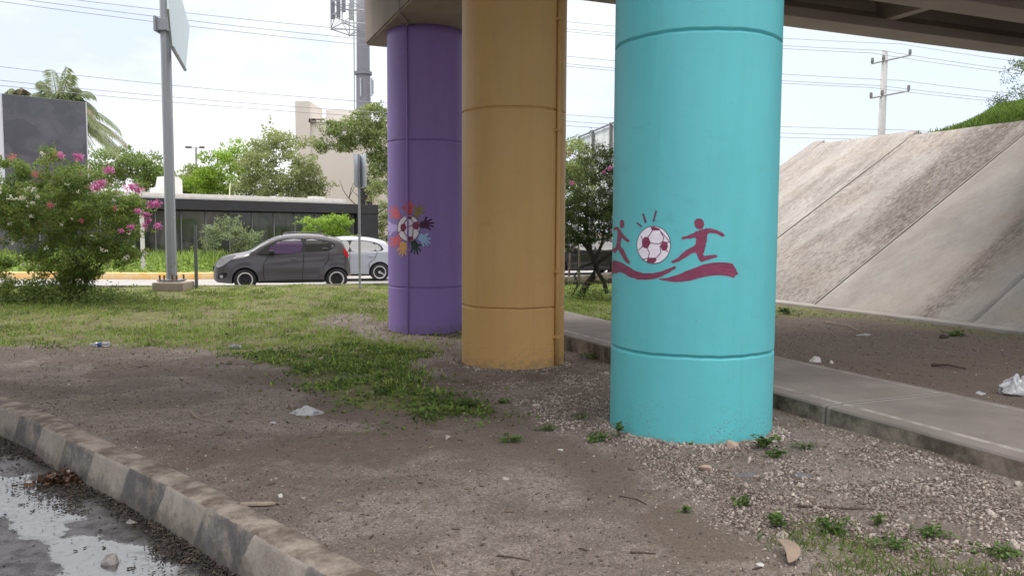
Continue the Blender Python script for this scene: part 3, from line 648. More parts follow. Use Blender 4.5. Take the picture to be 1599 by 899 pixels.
# purple column: football ringed by hands
def T2(p): return [(580 + x / 3.21, 260 + y / 3.21) for x, y in p]
mp2 = Mural(COLS[2], c_p)
HAND = [(-20, 0), (-24, 22), (-44, 34), (-48, 42), (-40, 46), (-22, 40), (-30, 66), (-28, 73), (-21, 70), (-13, 46), (-10, 78), (-5, 84), (1, 78), (0, 47), (10, 74), (16, 77), (19, 70), (10, 42), (28, 58), (34, 57), (33, 50), (17, 26), (16, 0)]
def hand(cx, cy, ang, sx, sy, mat):
    h = catmull([(x * .95, y * .95) for x, y in HAND], 2); a = math.radians(ang)
    pts = [(cx + (x * math.cos(a) + y * math.sin(a)) * sx, cy + (x * math.sin(a) - y * math.cos(a)) * sy) for x, y in h]
    mp2.add(T2(pts), mat)
hc = {'red': (.60, .08, .08), 'coral': (.62, .13, .17), 'lilac': (.46, .38, .75), 'olive': (.24, .19, .07), 'plum': (.055, .015, .05), 'blue': (.32, .48, .78), 'green': (.02, .05, .035), 'orange': (.72, .38, .13)}
hm = {k: brush('hand_' + k, v) for k, v in hc.items()}
for n_, ang, (cx, cy) in (('red', 0, (190, 240)), ('coral', -38, (140, 256)), ('lilac', -86, (130, 306)), ('coral', -132, (142, 350)), ('orange', 188, (160, 378)), ('green', 160, (208, 374)), ('blue', 122, (238, 350)), ('plum', 82, (246, 296)), ('olive', 38, (222, 250))):
    hand(cx, cy, ang, .82 if ang not in (-86, 82) else .9, .92, hm[n_])
mp2.add(T2(ell(187, 310, 58, 68, 48)), M_LINE, 1); mp2.add(T2(ell(187, 310, 54, 64, 48)), M_WHI, 2)
for pg in ([(150, 290), (165, 282), (178, 305), (165, 330), (148, 322), (146, 300)], [(210, 280), (232, 275), (242, 300), (232, 318), (210, 312), (203, 295)], [(180, 350), (208, 350), (212, 366), (194, 374), (178, 370)], [(172, 252), (190, 248), (206, 252), (200, 264), (178, 264)]): mp2.add(T2(pg), M_MAR, 3)
for a, b in (((178, 264), (165, 282)), ((200, 264), (210, 280)), ((178, 305), (203, 295)), ((165, 330), (180, 350)), ((210, 312), (208, 350)), ((148, 322), (136, 335)), ((232, 318), (240, 330))): mp2.add(T2(seam(a, b, 2.2)), M_LINE, 4)
mp2.done()
# conduits on the shafts
def conduit(c, px, rad, mat, parent, ztop=CT, name='conduit', brackets=()):
    s0, _ = cyl_hit(px, 300, c); a = s0 / R; rr = R + rad; x, y = rr * math.cos(a), rr * math.sin(a); bm = bmesh.new()
    tube(bm, [(x, y, -.2), (x, y, 1.2), (x, y, 2.6), (x, y, ztop - .01)], rad, 10)
    o = obj(name, bm, mat, parent, True)
    for z in brackets:
        bm = bmesh.new(); box(bm, (x * 1.0, y * 1.0, z), (rad * 2.4, rad * 3.4, .035), a, .004); obj('bracket', bm, mat, parent)
    return x + c[0], y + c[1]
px_, py_ = conduit(COLS[2], 637, .014, simple('lilac_conduit', (.26, .17, .42)), c_p)
conduit(COLS[1], 869, .028, M_ORAN, c_o, brackets=(.3, 1.12, 2.86, 4.2))
# that conduit continues over the cap
lx = px_ - ov.location.x; ly = py_ - ov.location.y
a_, b_ = lx * U[0] + ly * U[1], lx * V[0] + ly * V[1]
bm = bmesh.new(); tube(bm, [(a_, b_, CT - .02), (a_ - .02, b_ - .15, CT - .02), (-.80, b_ - .75, CT - .02), (-.815, b_ - .8, CT + .03), (-.83, b_ - 1.0, CT + .5), (-.83, b_ - 1.1, CT + 1.05)], .013, 8); obj('conduit', bm, M_PIPE, ov, True)

# ------------------------------------------------------------------ ground scatter: gravel, grass, litter crumbs (nobody could count these)
def sample(n, x0, x1, y0, y1, fn, g=rng, bias=0.0):
    """n points in the rectangle, denser near the camera when bias>0, kept with probability fn"""
    x = g.uniform(x0, x1, n)
    y = y0 + (y1 - y0) * g.uniform(0, 1, n) ** (1 + bias)
    k = g.uniform(0, 1, n) < fn(x, y); return x[k], y[k]
def infr(x, y, m=1.12): return (np.abs(x) < .64 * y * m + .4)
def stones(name, x, y, smin, smax, mat, sink=.25, pw=2.2):
    n = len(x); z = gz(x, y) + m_gravel(x, y) * (fbm(x, y, 9, 5, 3) - .5) * .03
    s = smin + (smax - smin) * rng.uniform(0, 1, n) ** pw
    sc = s[:, None] * np.stack([rng.uniform(.75, 1.5, n), rng.uniform(.55, 1.05, n), rng.uniform(.3, .75, n)], 1)
    v, f, r = scatter(name, ICO_V, ICO_F, np.stack([x, y, z + s * sink], 1), rotmats(n), sc)
    return link(name, mesh_np(name, v, f, {'rnd': r}), mat)
m = MB('gravel_stone', .9, .2); r = m.attr('rnd'); c = m.mix(m.ramp(r, .05, .95), (.11, .082, .068), (.58, .51, .455)); c = m.mix(m.ramp(m.noise(m.pos(), 1.6, 6, .7), .48, .6), c, m.mix(.55, c, (.075, .055, .045))); c = m.mix(m.ramp(m.noise(m.pos(), 60, 4, .7), .4, .7), c, (.22, .18, .155)); m.col(c); m.bump(m.noise(m.pos(), 200, 3), .4, .003); M_STONE = m.m
x, y = sample(240000, -1.3, 7, 3.0, 11.5, lambda x, y: m_gravel(x, y) * (1 - .8 * m_grass(x, y)) * infr(x, y) * (UV(x, y)[0] < 1.15), bias=.35)
tag(stones('gravel', x, y, .003, .0165, M_STONE, .05, 2.6), 'pale crushed gravel spread around the column feet', 'gravel', kind='stuff')
x, y = sample(1500, -1.3, 7, 3.0, 11.5, lambda x, y: m_gravel(x, y) * infr(x, y) * (UV(x, y)[0] < 1.1), bias=.3)
tag(stones('coarse_gravel', x, y, .013, .042, M_STONE, .05, 4), 'larger broken stones lying among the gravel', 'gravel', kind='stuff')
# gravel and soil banked up against the column feet
ax_, ay_ = [], []
for c_, k_ in zip(COLS, (5200, 3000, 1200)):
    a = rng.uniform(0, 2 * PI, k_); q = R - .01 + np.abs(rng.normal(0, .07, k_)); ax_.append(c_[0] + q * np.cos(a)); ay_.append(c_[1] + q * np.sin(a))
ax_, ay_ = np.concatenate(ax_), np.concatenate(ay_); so = stones('banked_gravel', ax_, ay_, .004, .022, M_STONE, .3, 2.5)
tag(so, 'gravel and soil banked against the feet of the columns', 'gravel', kind='stuff')
x, y = sample(52000, -8, 10, 2.2, 17, lambda x, y: (1 - m_grass(x, y)) * (y - kerb_y(x) > .12) * infr(x, y) * (.10 + .9 * sstep(.5, .68, fbm(x, y, 1.1, 88))) * ((UV(x, y)[0] < 1.1) | (UV(x, y)[0] > 2.8)), bias=.6)
tag(stones('pebbles', x, y, .0025, .012, M_STONE, .1, 2.5), 'small pebbles and crumbs scattered over the bare soil', 'pebbles', kind='stuff')
# mud and leaf crumbs along the gutter
m = MB('gutter_mud', .8, .4); m.col(m.ramp(m.attr('rnd'), 0, 1, (.008, .007, .006), (.10, .078, .062))); M_MUD = m.m
n = 22000; xx = rng.uniform(-6.5, .3, n); dd_ = np.abs(rng.normal(0, .16, n)) + .02; i_ = np.clip(np.searchsorted(sx, xx), 1, len(sx) - 1)
keep = rng.uniform(0, 1, n) < sstep(.3, .6, fbm(xx, dd_ * 2, 1.6, 15)); xx, dd_, i_ = xx[keep], dd_[keep], i_[keep]
mx_ = xx + NRM[i_, 0] * dd_; my_ = kerb_y(xx) + NRM[i_, 1] * dd_; n = len(xx); s = rng.uniform(.002, .0095, n) * (1.2 - dd_)
sc = s[:, None] * np.stack([rng.uniform(.8, 2.4, n), rng.uniform(.5, 1, n), rng.uniform(.3, .8, n)], 1)
v, f, r = scatter('x', ICO_V, ICO_F, np.stack([mx_, my_, -.262 + s * .3 + .03 * np.exp(-(dd_ / .12) ** 2) * rng.uniform(.1, 1, n)], 1), rotmats(n, flat=25), sc)
tag(link('gutter_debris', mesh_np('gutter_debris', v, f, {'rnd': r}), M_MUD), 'dark mud and crumbled leaves along the foot of the kerb', 'debris', kind='stuff')

n = 15000; dd_ = rng.uniform(.05, 2.4, n); i_ = rng.integers(0, len(sx), n); tx = rng.uniform(0, .05, n); mx_ = sx[i_] + tx + NRM[i_, 0] * dd_; my_ = KYY[i_] + NRM[i_, 1] * dd_
k = (sx[i_] < 1) & (sx[i_] > -7) & (rng.uniform(0, 1, n) < sstep(.48, .66, fbm(mx_, my_, 4.5, 23)) + .1); mx_, my_ = mx_[k], my_[k]; n = len(mx_); s_ = .0015 + .008 * rng.uniform(0, 1, n) ** 3
v, f, r = scatter('x', ICO_V, ICO_F, np.stack([mx_, my_, np.full(n, -.264)], 1), rotmats(n, flat=20), s_[:, None] * np.stack([rng.uniform(.8, 3, n), rng.uniform(.6, 1, n), np.full(n, .5)], 1))
tag(link('street_grit', mesh_np('street_grit', v, f, {'rnd': r}), M_MUD), 'dark grit and crumbs strewn over the wet street', 'grit', kind='stuff')
M_GRASS = foliage('lawn_grass', (.12, .17, .032), (.38, .52, .12), .38, (.44, .38, .20), .90)
M_COVER = foliage('ground_cover', (.05, .085, .02), (.18, .26, .06), .35)
def grass_pts(n, x0, x1, y0, y1, bias=0, extra=None):
    return sample(n, x0, x1, y0, y1, lambda x, y: m_grass(x, y) * infr(x, y, 1.25) * (.07 + .93 * sstep(.36, .60, .5 * fbm(x, y, 2.6, 71) + .5 * fbm(x, y, .9, 171))) * (y < nk(x) - .15) * ((UV(x, y)[0] < 1.1) | (UV(x, y)[0] > 2.8)) * (1 if extra is None else extra(x, y)), bias=bias)
def blades(name, x, y, h0, h1, mat, tv=BLADE_V, tf=BLADE_F, flat=28, wide=1.0, zo=-.004):
    n = len(x); z = gz(x, y); h = rng.uniform(h0, h1, n); sc = np.stack([h * wide, h, h], 1)
    patchy = np.clip(fbm(x, y, 3.0, 44) * 1.5 - .25 + rng.uniform(-.33, .33, n), 0, 1)
    v, f, r = scatter(name, tv, tf, np.stack([x, y, z + zo], 1), rotmats(n, flat=flat), sc, patchy); return link(name, mesh_np(name, v, f, {'rnd': r}), mat)
x, y = grass_pts(330000, -16, 5, 8, 25.5)
tag(blades('grass', x, y, .025, .075, M_GRASS, wide=2.0, flat=38), 'short yellowish green grass of the lawn', 'grass', kind='stuff')
x, y = grass_pts(60000, -16, 9, 6.3, 25.5)
tag(blades('grass_cover', x, y, .018, .04, M_COVER, LEAF_V, LEAF_F, flat=62, zo=.008, wide=1.6), 'low leafy ground cover between the grass', 'ground cover', kind='stuff')
lobe = lambda x, y: sstep(0, .5, pdist(x, y, [(-4, 10.8), (-2.9, 9.9), (-2.3, 8.6), (-1.5, 7.0), (-.6, 6.7), (-.1, 7.2), (-.6, 8.3), (-1.1, 9.4), (-1.2, 11), (-2.4, 12)]) + .25)
x, y = grass_pts(75000, -4.2, 0, 6.4, 12.2, extra=lobe)
tag(blades('weeds', x, y, .02, .05, M_COVER, LEAF_V, LEAF_F, flat=58, zo=.012, wide=1.5), 'dense dark green creeping weeds at the edge of the lawn', 'weeds', kind='stuff')
x, y = sample(60000, -7, 1.2, 6.2, 14, lambda x, y: sstep(-.9, .1, pdist(x, y, LAWN)) * (1 - m_grass(x, y)) * sstep(.55, .68, fbm(x, y, 3.1, 66)) * (UV(x, y)[0] < 1.1) * .6)
tag(blades('stray_weeds', x, y, .015, .04, M_COVER, LEAF_V, LEAF_F, flat=58, zo=.006, wide=1.5), 'stray leafy weeds thinning out from the lawn over the soil', 'weeds', kind='stuff')
x, y = sample(8500, 1.2, 3, 3.0, 4.7, lambda x, y: sstep(-.12, .2, pdist(x, y, PATCH)) * sstep(.36, .52, fbm(x, y, 3.6, 9)))
tag(blades('fine_grass', x, y, .02, .062, M_COVER, flat=45, wide=.8), 'fine green grass in the gravel at the bottom right', 'grass', kind='stuff')
m = MB('soil_clod', .95, .1); m.col(m.ramp(m.attr('rnd'), 0, 1, (.065, .050, .043), (.20, .17, .15))); M_CLOD = m.m
x, y = sample(150000, -8, 10, 2.2, 17, lambda x, y: (1 - .9 * m_grass(x, y)) * (y - kerb_y(x) > .12) * infr(x, y) * (.25 + .75 * sstep(.4, .6, fbm(x, y, 2.1, 8))) * ((UV(x, y)[0] < 1.1) | (UV(x, y)[0] > 2.8)), bias=.7)
tag(stones('soil_crumbs', x, y, .002, .011, M_CLOD, .1, 2.2), 'loose crumbs of brown soil over the trodden ground', 'soil', kind='stuff')
# dusty chips and dead leaf bits mixed into gravel, soil and lawn
x, y = sample(5200, -12, 9, 2.6, 18, lambda x, y: (y - kerb_y(x) > .15) * infr(x, y) * (y < nk(x) - .2) * (.2 + .8 * m_gravel(x, y) + .35 * m_grass(x, y)) * ((UV(x, y)[0] < 1.1) | (UV(x, y)[0] > 2.8)), bias=.5); n = len(x)
v, f, r = scatter('dl', LEAF_V, LEAF_F, np.stack([x, y, gz(x, y) + .008 + .022 * m_grass(x, y)], 1), rotmats(n, flat=22), rng.uniform(.012, .05, n))
tag(link('dead_leaves', mesh_np('dead_leaves', v, f, {'rnd': r}), foliage('dead_leaf_bits', (.06, .038, .026), (.42, .36, .27), 0)), 'dead leaf scraps strewn over soil, gravel and lawn', 'dead leaves', kind='stuff')
# dry straw and twiglets on the soil
n = 3000; x = rng.uniform(-6, 8, n); y = rng.uniform(2.3, 14, n); k = (y - kerb_y(x) > .15) & infr(x, y) & ((UV(x, y)[0] < 1.1) | (UV(x, y)[0] > 2.8)); x, y = x[k], y[k]; n = len(x)
h = .006 + .035 * rng.uniform(0, 1, n) ** 3; sc = np.stack([h * .12 + .0015, h, h * .15 + .0015], 1)
v, f, r = scatter('s', ICO_V, ICO_F, np.stack([x, y, gz(x, y) + .004], 1), rotmats(n, flat=6), sc)
M_STRAW = foliage('dry_straw', (.05, .033, .022), (.30, .24, .17), 0); tag(link('straw_litter', mesh_np('straw_litter', v, f, {'rnd': r}), M_STRAW), 'dry straw and twig bits strewn over the soil', 'straw', kind='stuff')
# embankment top turf
hu_ = rng.uniform(16.9, 22, 60000); hv_ = rng.uniform(-.5, 9.4, 60000); keep = rng.uniform(0, 1, 60000) < sstep(16.8, 17.6, hu_ + (fbm(hu_, hv_, 2, 3) - .5) * 1.2) * (hfac(hu_, hv_) + .03); hu_, hv_ = hu_[keep], hv_[keep]; n = len(hu_)
M_HG = foliage('hill_grass_blades', (.06, .11, .02), (.22, .34, .07), .35); h = rng.uniform(.08, .22, n)
v, f, r = scatter('h', BLADE_V, BLADE_F, np.stack([C0[0] + U[0] * hu_ + V[0] * hv_, C0[1] + U[1] * hu_ + V[1] * hv_, hillz(hu_, hv_)], 1), rotmats(n, flat=25), np.stack([h * 1.8, h, h], 1))
tag(link('hill_grass', mesh_np('hill_grass', v, f, {'rnd': r}), M_HG), 'bright green grass growing over the top of the embankment', 'grass', kind='stuff')
# verge beyond the road: tall weeds
n = 90000; x = rng.uniform(-26, 3, n); y = rng.uniform(25.5, 40, n); fd = y - fk(x); k = (fd > .35) & (fd < 7.5) & (rng.uniform(0, 1, n) < sstep(.25, .55, fbm(x, y, .8, 19)) * .8 + .2); x, y, fd = x[k], y[k], fd[k]; n = len(x)
h = rng.uniform(.12, .45, n) * (.35 + sstep(.5, 3.2, fd) * 1.0 * (.6 + fbm(x, y, .6, 2)))
M_TALL = foliage('tall_weeds', (.12, .18, .035), (.36, .49, .12), .45)
z = gz(x, y) + rng.uniform(0, 1, n) * h * .8
v, f, r = scatter('t', LEAF_V, LEAF_F, np.stack([x, y, z], 1), rotmats(n, flat=70), np.stack([h * 0 + .14, h * 0 + .17, h * 0 + .15], 1))
v2, f2, r2 = scatter('t', BLADE_V, BLADE_F, np.stack([x[::2], y[::2], gz(x[::2], y[::2])], 1), rotmats(len(x[::2]), flat=14), np.stack([h[::2] * .35, h[::2], h[::2] * 1.15], 1))
tag(link('tall_grass', mesh_np('tall_grass', np.concatenate([v, v2]), np.concatenate([f, f2 + len(v)]), {'rnd': np.concatenate([r, r2])}), M_TALL), 'tall rank weeds on the verge behind the yellow kerb', 'weeds', kind='stuff')

# ------------------------------------------------------------------ trees and shrubs
M_BARK = simple('bark', (.12, .095, .075), .9, .3, 9, bump=.5); M_DBARK = simple('dark_bark', (.055, .045, .038), .9, .3, 9, bump=.5)
def limbs(bm, base, spread, height, n, r0, g, levels=2, lean=(0, 0)):
    """trunk splitting into limbs; returns tip points"""
    tips = []
    def grow(p, d, l, r, lev):
        pts = [p]; rad = [r]; q = p
        for k in range(4):
            d = (d + Vector((g.uniform(-.22, .22), g.uniform(-.22, .22), g.uniform(-.05, .16)))).normalized(); q = q + d * l / 4; pts.append(q); rad.append(r * (1 - .14 * (k + 1)))
        tube(bm, pts, rad, 7 if lev else 9)
        if lev >= levels: tips.append(q); tips.append(pts[2]); return
        for k in range(3 if lev else n):
            a = 2 * PI * (k + g.random() * .6) / (3 if lev else n); nd = Vector((math.cos(a) * spread, math.sin(a) * spread, g.uniform(.5, 1.1))).normalized()
            grow(q, nd, l * g.uniform(.55, .8), r * .48, lev + 1)
    grow(Vector(base), Vector((lean[0], lean[1], 1)).normalized(), height, r0, 0)
    return tips
def crown_pts(blobs, n, g, shell=.55, clump=.0, nclump=60):
    """points in a union of ellipsoids, biased to their shells, gathered in clumps"""
    w_ = np.array([b[3] * b[4] * b[5] for b in blobs]) ** .67; w_ = w_ / w_.sum(); P = []
    for b, k in zip(blobs, (w_ * nclump).astype(int) + 2):
        d = g.normal(size=(k, 3)); d /= np.linalg.norm(d, axis=1)[:, None]; rr = shell + (1 - shell) * g.uniform(0, 1, k) ** .5
        P.append(np.array(b[:3]) + d * rr[:, None] * np.array(b[3:6]))
    P = np.concatenate(P); sizes = g.uniform(.55, 1.35, len(P)) * clump; idx = g.choice(len(P), n, p=sizes ** 2 / (sizes ** 2).sum())
    off = g.normal(size=(n, 3)); off *= (g.uniform(0, 1, n) ** .45 / np.linalg.norm(off, axis=1))[:, None]; off[:, 2] *= .62
    return P[idx] + off * sizes[idx][:, None], idx, len(P)
def tree(name, label, cat, loc, blobs, nleaf, leaf, mat, clump, nclump, trunk_h, trunk_r, group=None, bark=None, seed=1, spread=.9, tv=LEAF_V, flat=None, shell=.5, nl=4, stems=1, sprigs=0):
    g = np.random.default_rng(seed); gg = random.Random(seed); root = empty(name, loc, 0, label, cat, group)
    bm = bmesh.new(); tips = []
    for s in range(stems):
        tips += limbs(bm, (gg.uniform(-.12, .12) * (stems > 1), gg.uniform(-.12, .12) * (stems > 1), -.1), spread, trunk_h, nl, trunk_r, gg, 2, (gg.uniform(-.5, .5) * (stems > 1), gg.uniform(-.3, .3) * (stems > 1)))
    # a few twigs reach the crown clumps
    obj('trunk', bm, bark or M_BARK, root, True)
    P, idx, nc = crown_pts(blobs, nleaf, g, shell, clump, nclump)
    if sprigs:
        # thin shoots that break the outline
        S = []; 
        for k in range(sprigs):
            i = g.integers(0, nleaf); p = P[i]; c = np.array(blobs[0][:3]); d = p - c; d /= np.linalg.norm(d) + 1e-6; d[2] = abs(d[2]) * .8 + .35; d += g.normal(size=3) * .25; d /= np.linalg.norm(d); ln = clump * g.uniform(.8, 2.2)
            t = g.uniform(0, 1, 26)[:, None]; S.append(p + d * ln * t + g.normal(size=(26, 3)) * leaf * .7 * (1.2 - t) + np.array([0, 0, -.15]) * (t ** 2) * ln)
        S = np.concatenate(S); P = np.concatenate([P, S]); idx = np.concatenate([idx, g.integers(0, nc, len(S))])
    n = len(P); cl = g.uniform(0, 1, nc)[idx]; rnd = np.clip(.55 * cl + .45 * g.uniform(0, 1, n), 0, 1)
    s = leaf * g.uniform(.6, 1.25, n)
    v, f, r = scatter('c', tv, LEAF_F, P, rotmats(n, flat=flat, g=g), s, rnd)
    link('crown', mesh_np('crown', v, f, {'rnd': r}), mat, root)
    return root
F_OLIVE = foliage('olive_leaves', (.14, .17, .06), (.40, .45, .20), .4); F_BRIGHT = foliage('bright_leaves', (.13, .22, .02), (.38, .56, .08), .4)
F_DARK = foliage('dark_leaves', (.10, .15, .04), (.30, .40, .12), .4); F_MID = foliage('mid_leaves', (.11, .15, .05), (.34, .41, .15), .38); F_GREY = foliage('greyish_leaves', (.12, .15, .08), (.30, .37, .19), .35)
F_BUSH = foliage('bush_leaves', (.07, .11, .025), (.30, .41, .10), .42, (.44, .26, .16), .89)
F_RUST = foliage('rusty_leaves', (.14, .12, .04), (.34, .22, .08), .3)
def T(px, py, d): p = atY(px, py, d); return p
def blob(loc, px, py, d, rx, ry, rz): p = atY(px, py, d); return (p[0] - loc[0], p[1] - loc[1], p[2] - loc[2], rx, ry, rz)

# large trees behind the black building
def gl(px, d): p = atY(px, 400, d); return (p[0], d, float(gz(p[0], d)))
l = gl(435, 50); tree('spreading_tree', 'large olive green tree with a rounded airy crown behind the low black building', 'tree', l, [blob(l, 440, 262, 50, 2.4, 2, 2.3), blob(l, 400, 275, 50, 1.6, 1.5, 1.5), blob(l, 478, 285, 49.5, 1.1, 1.3, 1.5), blob(l, 420, 232, 50, 1.1, 1.1, 1.0), blob(l, 440, 300, 50, 2.8, 2, 1.2)], 17000, .155, F_OLIVE, .55, 150, 2.2, .25, seed=3, sprigs=45)
l = gl(352, 54); tree('bushy_tree', 'bright yellow green tree behind the black building, left of the olive tree', 'tree', l, [blob(l, 352, 268, 54, 1.9, 1.7, 1.6), blob(l, 378, 250, 54, 1.3, 1.3, 1.1), blob(l, 325, 292, 54, 1.6, 1.5, 1.1)], 9000, .17, F_BRIGHT, .6, 80, 2, .2, seed=5, sprigs=20)
l = gl(596, 52); tree('spreading_tree', 'tall loose green tree in front of the telecom mast beside the purple column', 'tree', l, [blob(l, 568, 198, 52, 1.6, 1.4, 1.4), blob(l, 602, 220, 52, 1.4, 1.4, 2.0), blob(l, 526, 205, 52, .8, 1, .5), blob(l, 595, 272, 51.5, .8, 1.2, 1.6), blob(l, 505, 232, 52, .6, .8, .4), blob(l, 545, 228, 52, .8, 1, .5)], 13000, .16, F_MID, .45, 150, 2.6, .12, seed=8, sprigs=55, shell=.35)
l = gl(592, 44); tree('slender_tree', 'small pale green tree at the right end of the black building', 'tree', l, [blob(l, 592, 325, 44, .8, .8, 1.5), blob(l, 600, 350, 44, .9, .8, 1.4)], 2600, .13, F_OLIVE, .3, 50, 1.5, .08, seed=9, sprigs=20)
l = gl(220, 58); tree('bushy_tree', 'dark green rounded tree between the palm and the tall grey sign pole', 'tree', l, [blob(l, 215, 268, 58, 2.2, 2, 1.5), blob(l, 180, 262, 58, 1.8, 1.6, 1.5), blob(l, 245, 285, 58, 1.4, 1.4, 1.1)], 10000, .18, F_DARK, .6, 80, 2, .2, seed=11, sprigs=20)
l = gl(295, 62); tree('bushy_tree', 'mid green tree right of the tall grey sign pole in the background', 'tree', l, [blob(l, 292, 280, 62, 2.0, 2, 1.3), blob(l, 318, 292, 62, 1.6, 1.5, 1.2), blob(l, 270, 290, 62, 1.3, 1.3, 1.0)], 7000, .19, F_MID, .6, 60, 2, .2, seed=12, sprigs=16)
l = gl(512, 31.5); tree('young_tree', 'bright lime green young tree in front of the black building behind the cars', 'tree', l, [blob(l, 512, 352, 31.5, .95, .8, .42), blob(l, 500, 365, 31.5, .8, .8, .4), blob(l, 530, 345, 31.5, .55, .5, .25), blob(l, 525, 372, 31.5, .7, .6, .4)], 5200, .085, F_BRIGHT, .22, 75, .8, .05, seed=14, flat=40, sprigs=20)
l = gl(362, 30.5); tree('leggy_shrub', 'tall grey green shrub with long arching shoots in front of the black building', 'shrub', l, [blob(l, 360, 385, 30.5, 1.2, .9, .65), blob(l, 352, 358, 30.5, .7, .6, .42), blob(l, 395, 380, 30.5, .6, .6, .4)], 6500, .075, F_GREY, .22, 95, .5, .04, seed=15, sprigs=70, stems=3)
l = gl(905, 24.3); tree('slender_tree', 'young green tree with rusty new leaves seen right of the ochre column', 'tree', l, [blob(l, 893, 250, 24.3, .55, .6, .7), blob(l, 900, 285, 24.3, .8, .6, .6)], 4500, .075, F_MID, .24, 60, 1.5, .05, seed=16, sprigs=40)
l = gl(888, 25.0); tree('slender_tree', 'rust tinged young tree half hidden by the right edge of the ochre column', 'tree', l, [blob(l, 890, 262, 25, .45, .5, .5)], 1500, .075, F_RUST, .24, 24, 1.5, .05, seed=17, sprigs=10)
l = gl(700, 60); tree('bushy_tree', 'dark tree far behind the ochre column', 'tree', l, [blob(l, 700, 290, 60, 3, 2, 2)], 5000, .2, F_DARK, .7, 50, 2, .2, seed=18)
for px_t, py_t, d_t, sd, lab_t in ((790, 296, 58, 61, 'dark green tree far behind the ochre column, its crown low and wide'), (925, 305, 62, 62, 'dark green tree far behind the gnarled bush between the columns'), (1040, 300, 60, 63, 'dark green tree far behind the turquoise column')):
    l = gl(px_t, d_t); tree('bushy_tree', lab_t, 'tree', l, [blob(l, px_t, py_t, d_t, 3, 2, 1.8), blob(l, px_t + 45, py_t + 18, d_t, 2, 2, 1.3)], 5000, .2, F_DARK, .7, 50, 2, .2, seed=sd)
l = gl(40, 52); tree('bushy_tree', 'dark green tree behind the black billboard box at the left', 'tree', l, [blob(l, 60, 290, 52, 2.6, 2, 1.8), blob(l, -20, 285, 52, 2.6, 2, 1.8)], 7000, .19, F_DARK, .7, 60, 2, .2, seed=19)

# flowering bushes
def flowers(root, pts, mat, n, rad, leaf, seed, name='flower_cluster'):
    g = np.random.default_rng(seed)
    for p, rr in pts:
        k = int(n * (rr / rad) ** 1.5); d = g.normal(size=(k, 3)); d *= (g.uniform(0, 1, k) ** .5 / np.linalg.norm(d, axis=1))[:, None]
        P = np.array(p) + d * rr * np.array([1.15, .8, .85])
        P = np.concatenate([P, np.array(p) + g.normal(size=(k // 2, 3)) * rr * .22]); k = len(P)
        v, f, r = scatter('f', LEAF_V, LEAF_F, P, rotmats(k, g=g), leaf * g.uniform(.7, 1.2, k)); link(name, mesh_np(name, v, f, {'rnd': r}), mat, root)
M_PINK = foliage('pink_bracts', (.52, .12, .32), (.80, .30, .58), .3); M_PALE = foliage('pale_petals', (.55, .55, .42), (.8, .78, .66), .3); M_RED = foliage('red_petals', (.45, .09, .14), (.66, .22, .26), .3)
bl = (-9.4, 17.3, float(gz(-9.4, 17.3)))
bush = tree('flowering_bush', 'big wide bougainvillea bush with pink flowers at the left edge of the lawn', 'bush', bl,
    [blob(bl, 70, 325, 17.3, 1.15, .9, .75), blob(bl, 0, 330, 17.3, .9, .9, .85), blob(bl, 160, 350, 17.2, .75, .8, .75), blob(bl, 110, 290, 17.3, .75, .7, .5), blob(bl, 190, 330, 17.3, .5, .6, .42), blob(bl, 110, 400, 17.2, 1.0, .8, .5), blob(bl, 75, 250, 17.3, .2, .25, .3), blob(bl, 20, 265, 17.3, .35, .35, .3), blob(bl, 190, 400, 17.1, .45, .4, .28), blob(bl, -40, 420, 17.2, .8, .7, .4), blob(bl, 60, 448, 17.1, 1.0, .6, .16), blob(bl, 120, 438, 17.0, .35, .4, .22)],
    60000, .052, F_BUSH, .18, 640, .55, .06, bark=M_DBARK, seed=21, sprigs=190, stems=5, shell=.25)
def fl(px, py, d, r): p = atY(px, py, d); return ((p[0] - bl[0], p[1] - bl[1], p[2] - bl[2]), r * 1.25)
flowers(bush, [fl(x, y, 16.6, r) for x, y, r in ((150, 292, .12), (158, 286, .09), (205, 292, .11), (217, 297, .09), (245, 318, .08), (236, 320, .07), (122, 245, .09), (95, 243, .07), (170, 266, .09), (228, 335, .06), (247, 353, .07), (205, 355, .06), (190, 361, .05), (226, 352, .05), (215, 330, .06), (232, 345, .05))], M_PINK, 60, .09, .046, 3)
flowers(bush, [fl(x, y, 16.55, r) for x, y, r in ((127, 345, .055), (80, 320, .075), (56, 272, .08), (18, 246, .08), (180, 325, .05))], M_RED, 34, .08, .035, 4)
g = np.random.default_rng(6)
flowers(bush, [fl(x, y, 16.5, r) for x, y, r in [(g.uniform(-10, 60), g.uniform(290, 350), g.uniform(.02, .045)) for _ in range(16)] + [(g.uniform(0, 230), g.uniform(270, 420), g.uniform(.015, .035)) for _ in range(22)] + [(197, 402, .06), (66, 240, .04)]], M_PALE, 9, .04, .045, 5)
b2 = (1.75, 19.0, float(gz(1.75, 19.0)))
bm = bmesh.new()
def bp(px, py, dy=0): p = atY(px, py, 19.0 + dy); return (p[0] - b2[0], p[1] - b2[1], p[2] - b2[2])
tube(bm, [bp(906, 464), bp(915, 445), bp(926, 432), bp(931, 412), bp(922, 392), bp(905, 372, .2), bp(885, 350, .2)], [.09, .085, .08, .075, .06, .045, .03], 9)
tube(bm, [bp(948, 458), bp(943, 440), bp(934, 425), bp(930, 405), bp(940, 380), bp(945, 350)], [.05, .05, .05, .05, .035, .025], 8)
tube(bm, [bp(893, 462, -.1), bp(902, 446, -.1), bp(897, 430), bp(905, 418), bp(925, 410)], [.03, .035, .03, .03, .03], 7)
tube(bm, [bp(931, 412), bp(955, 395), bp(975, 370)], [.05, .04, .03], 8); tube(bm, [bp(922, 392), bp(915, 350), bp(918, 300)], [.05, .035, .02], 8)
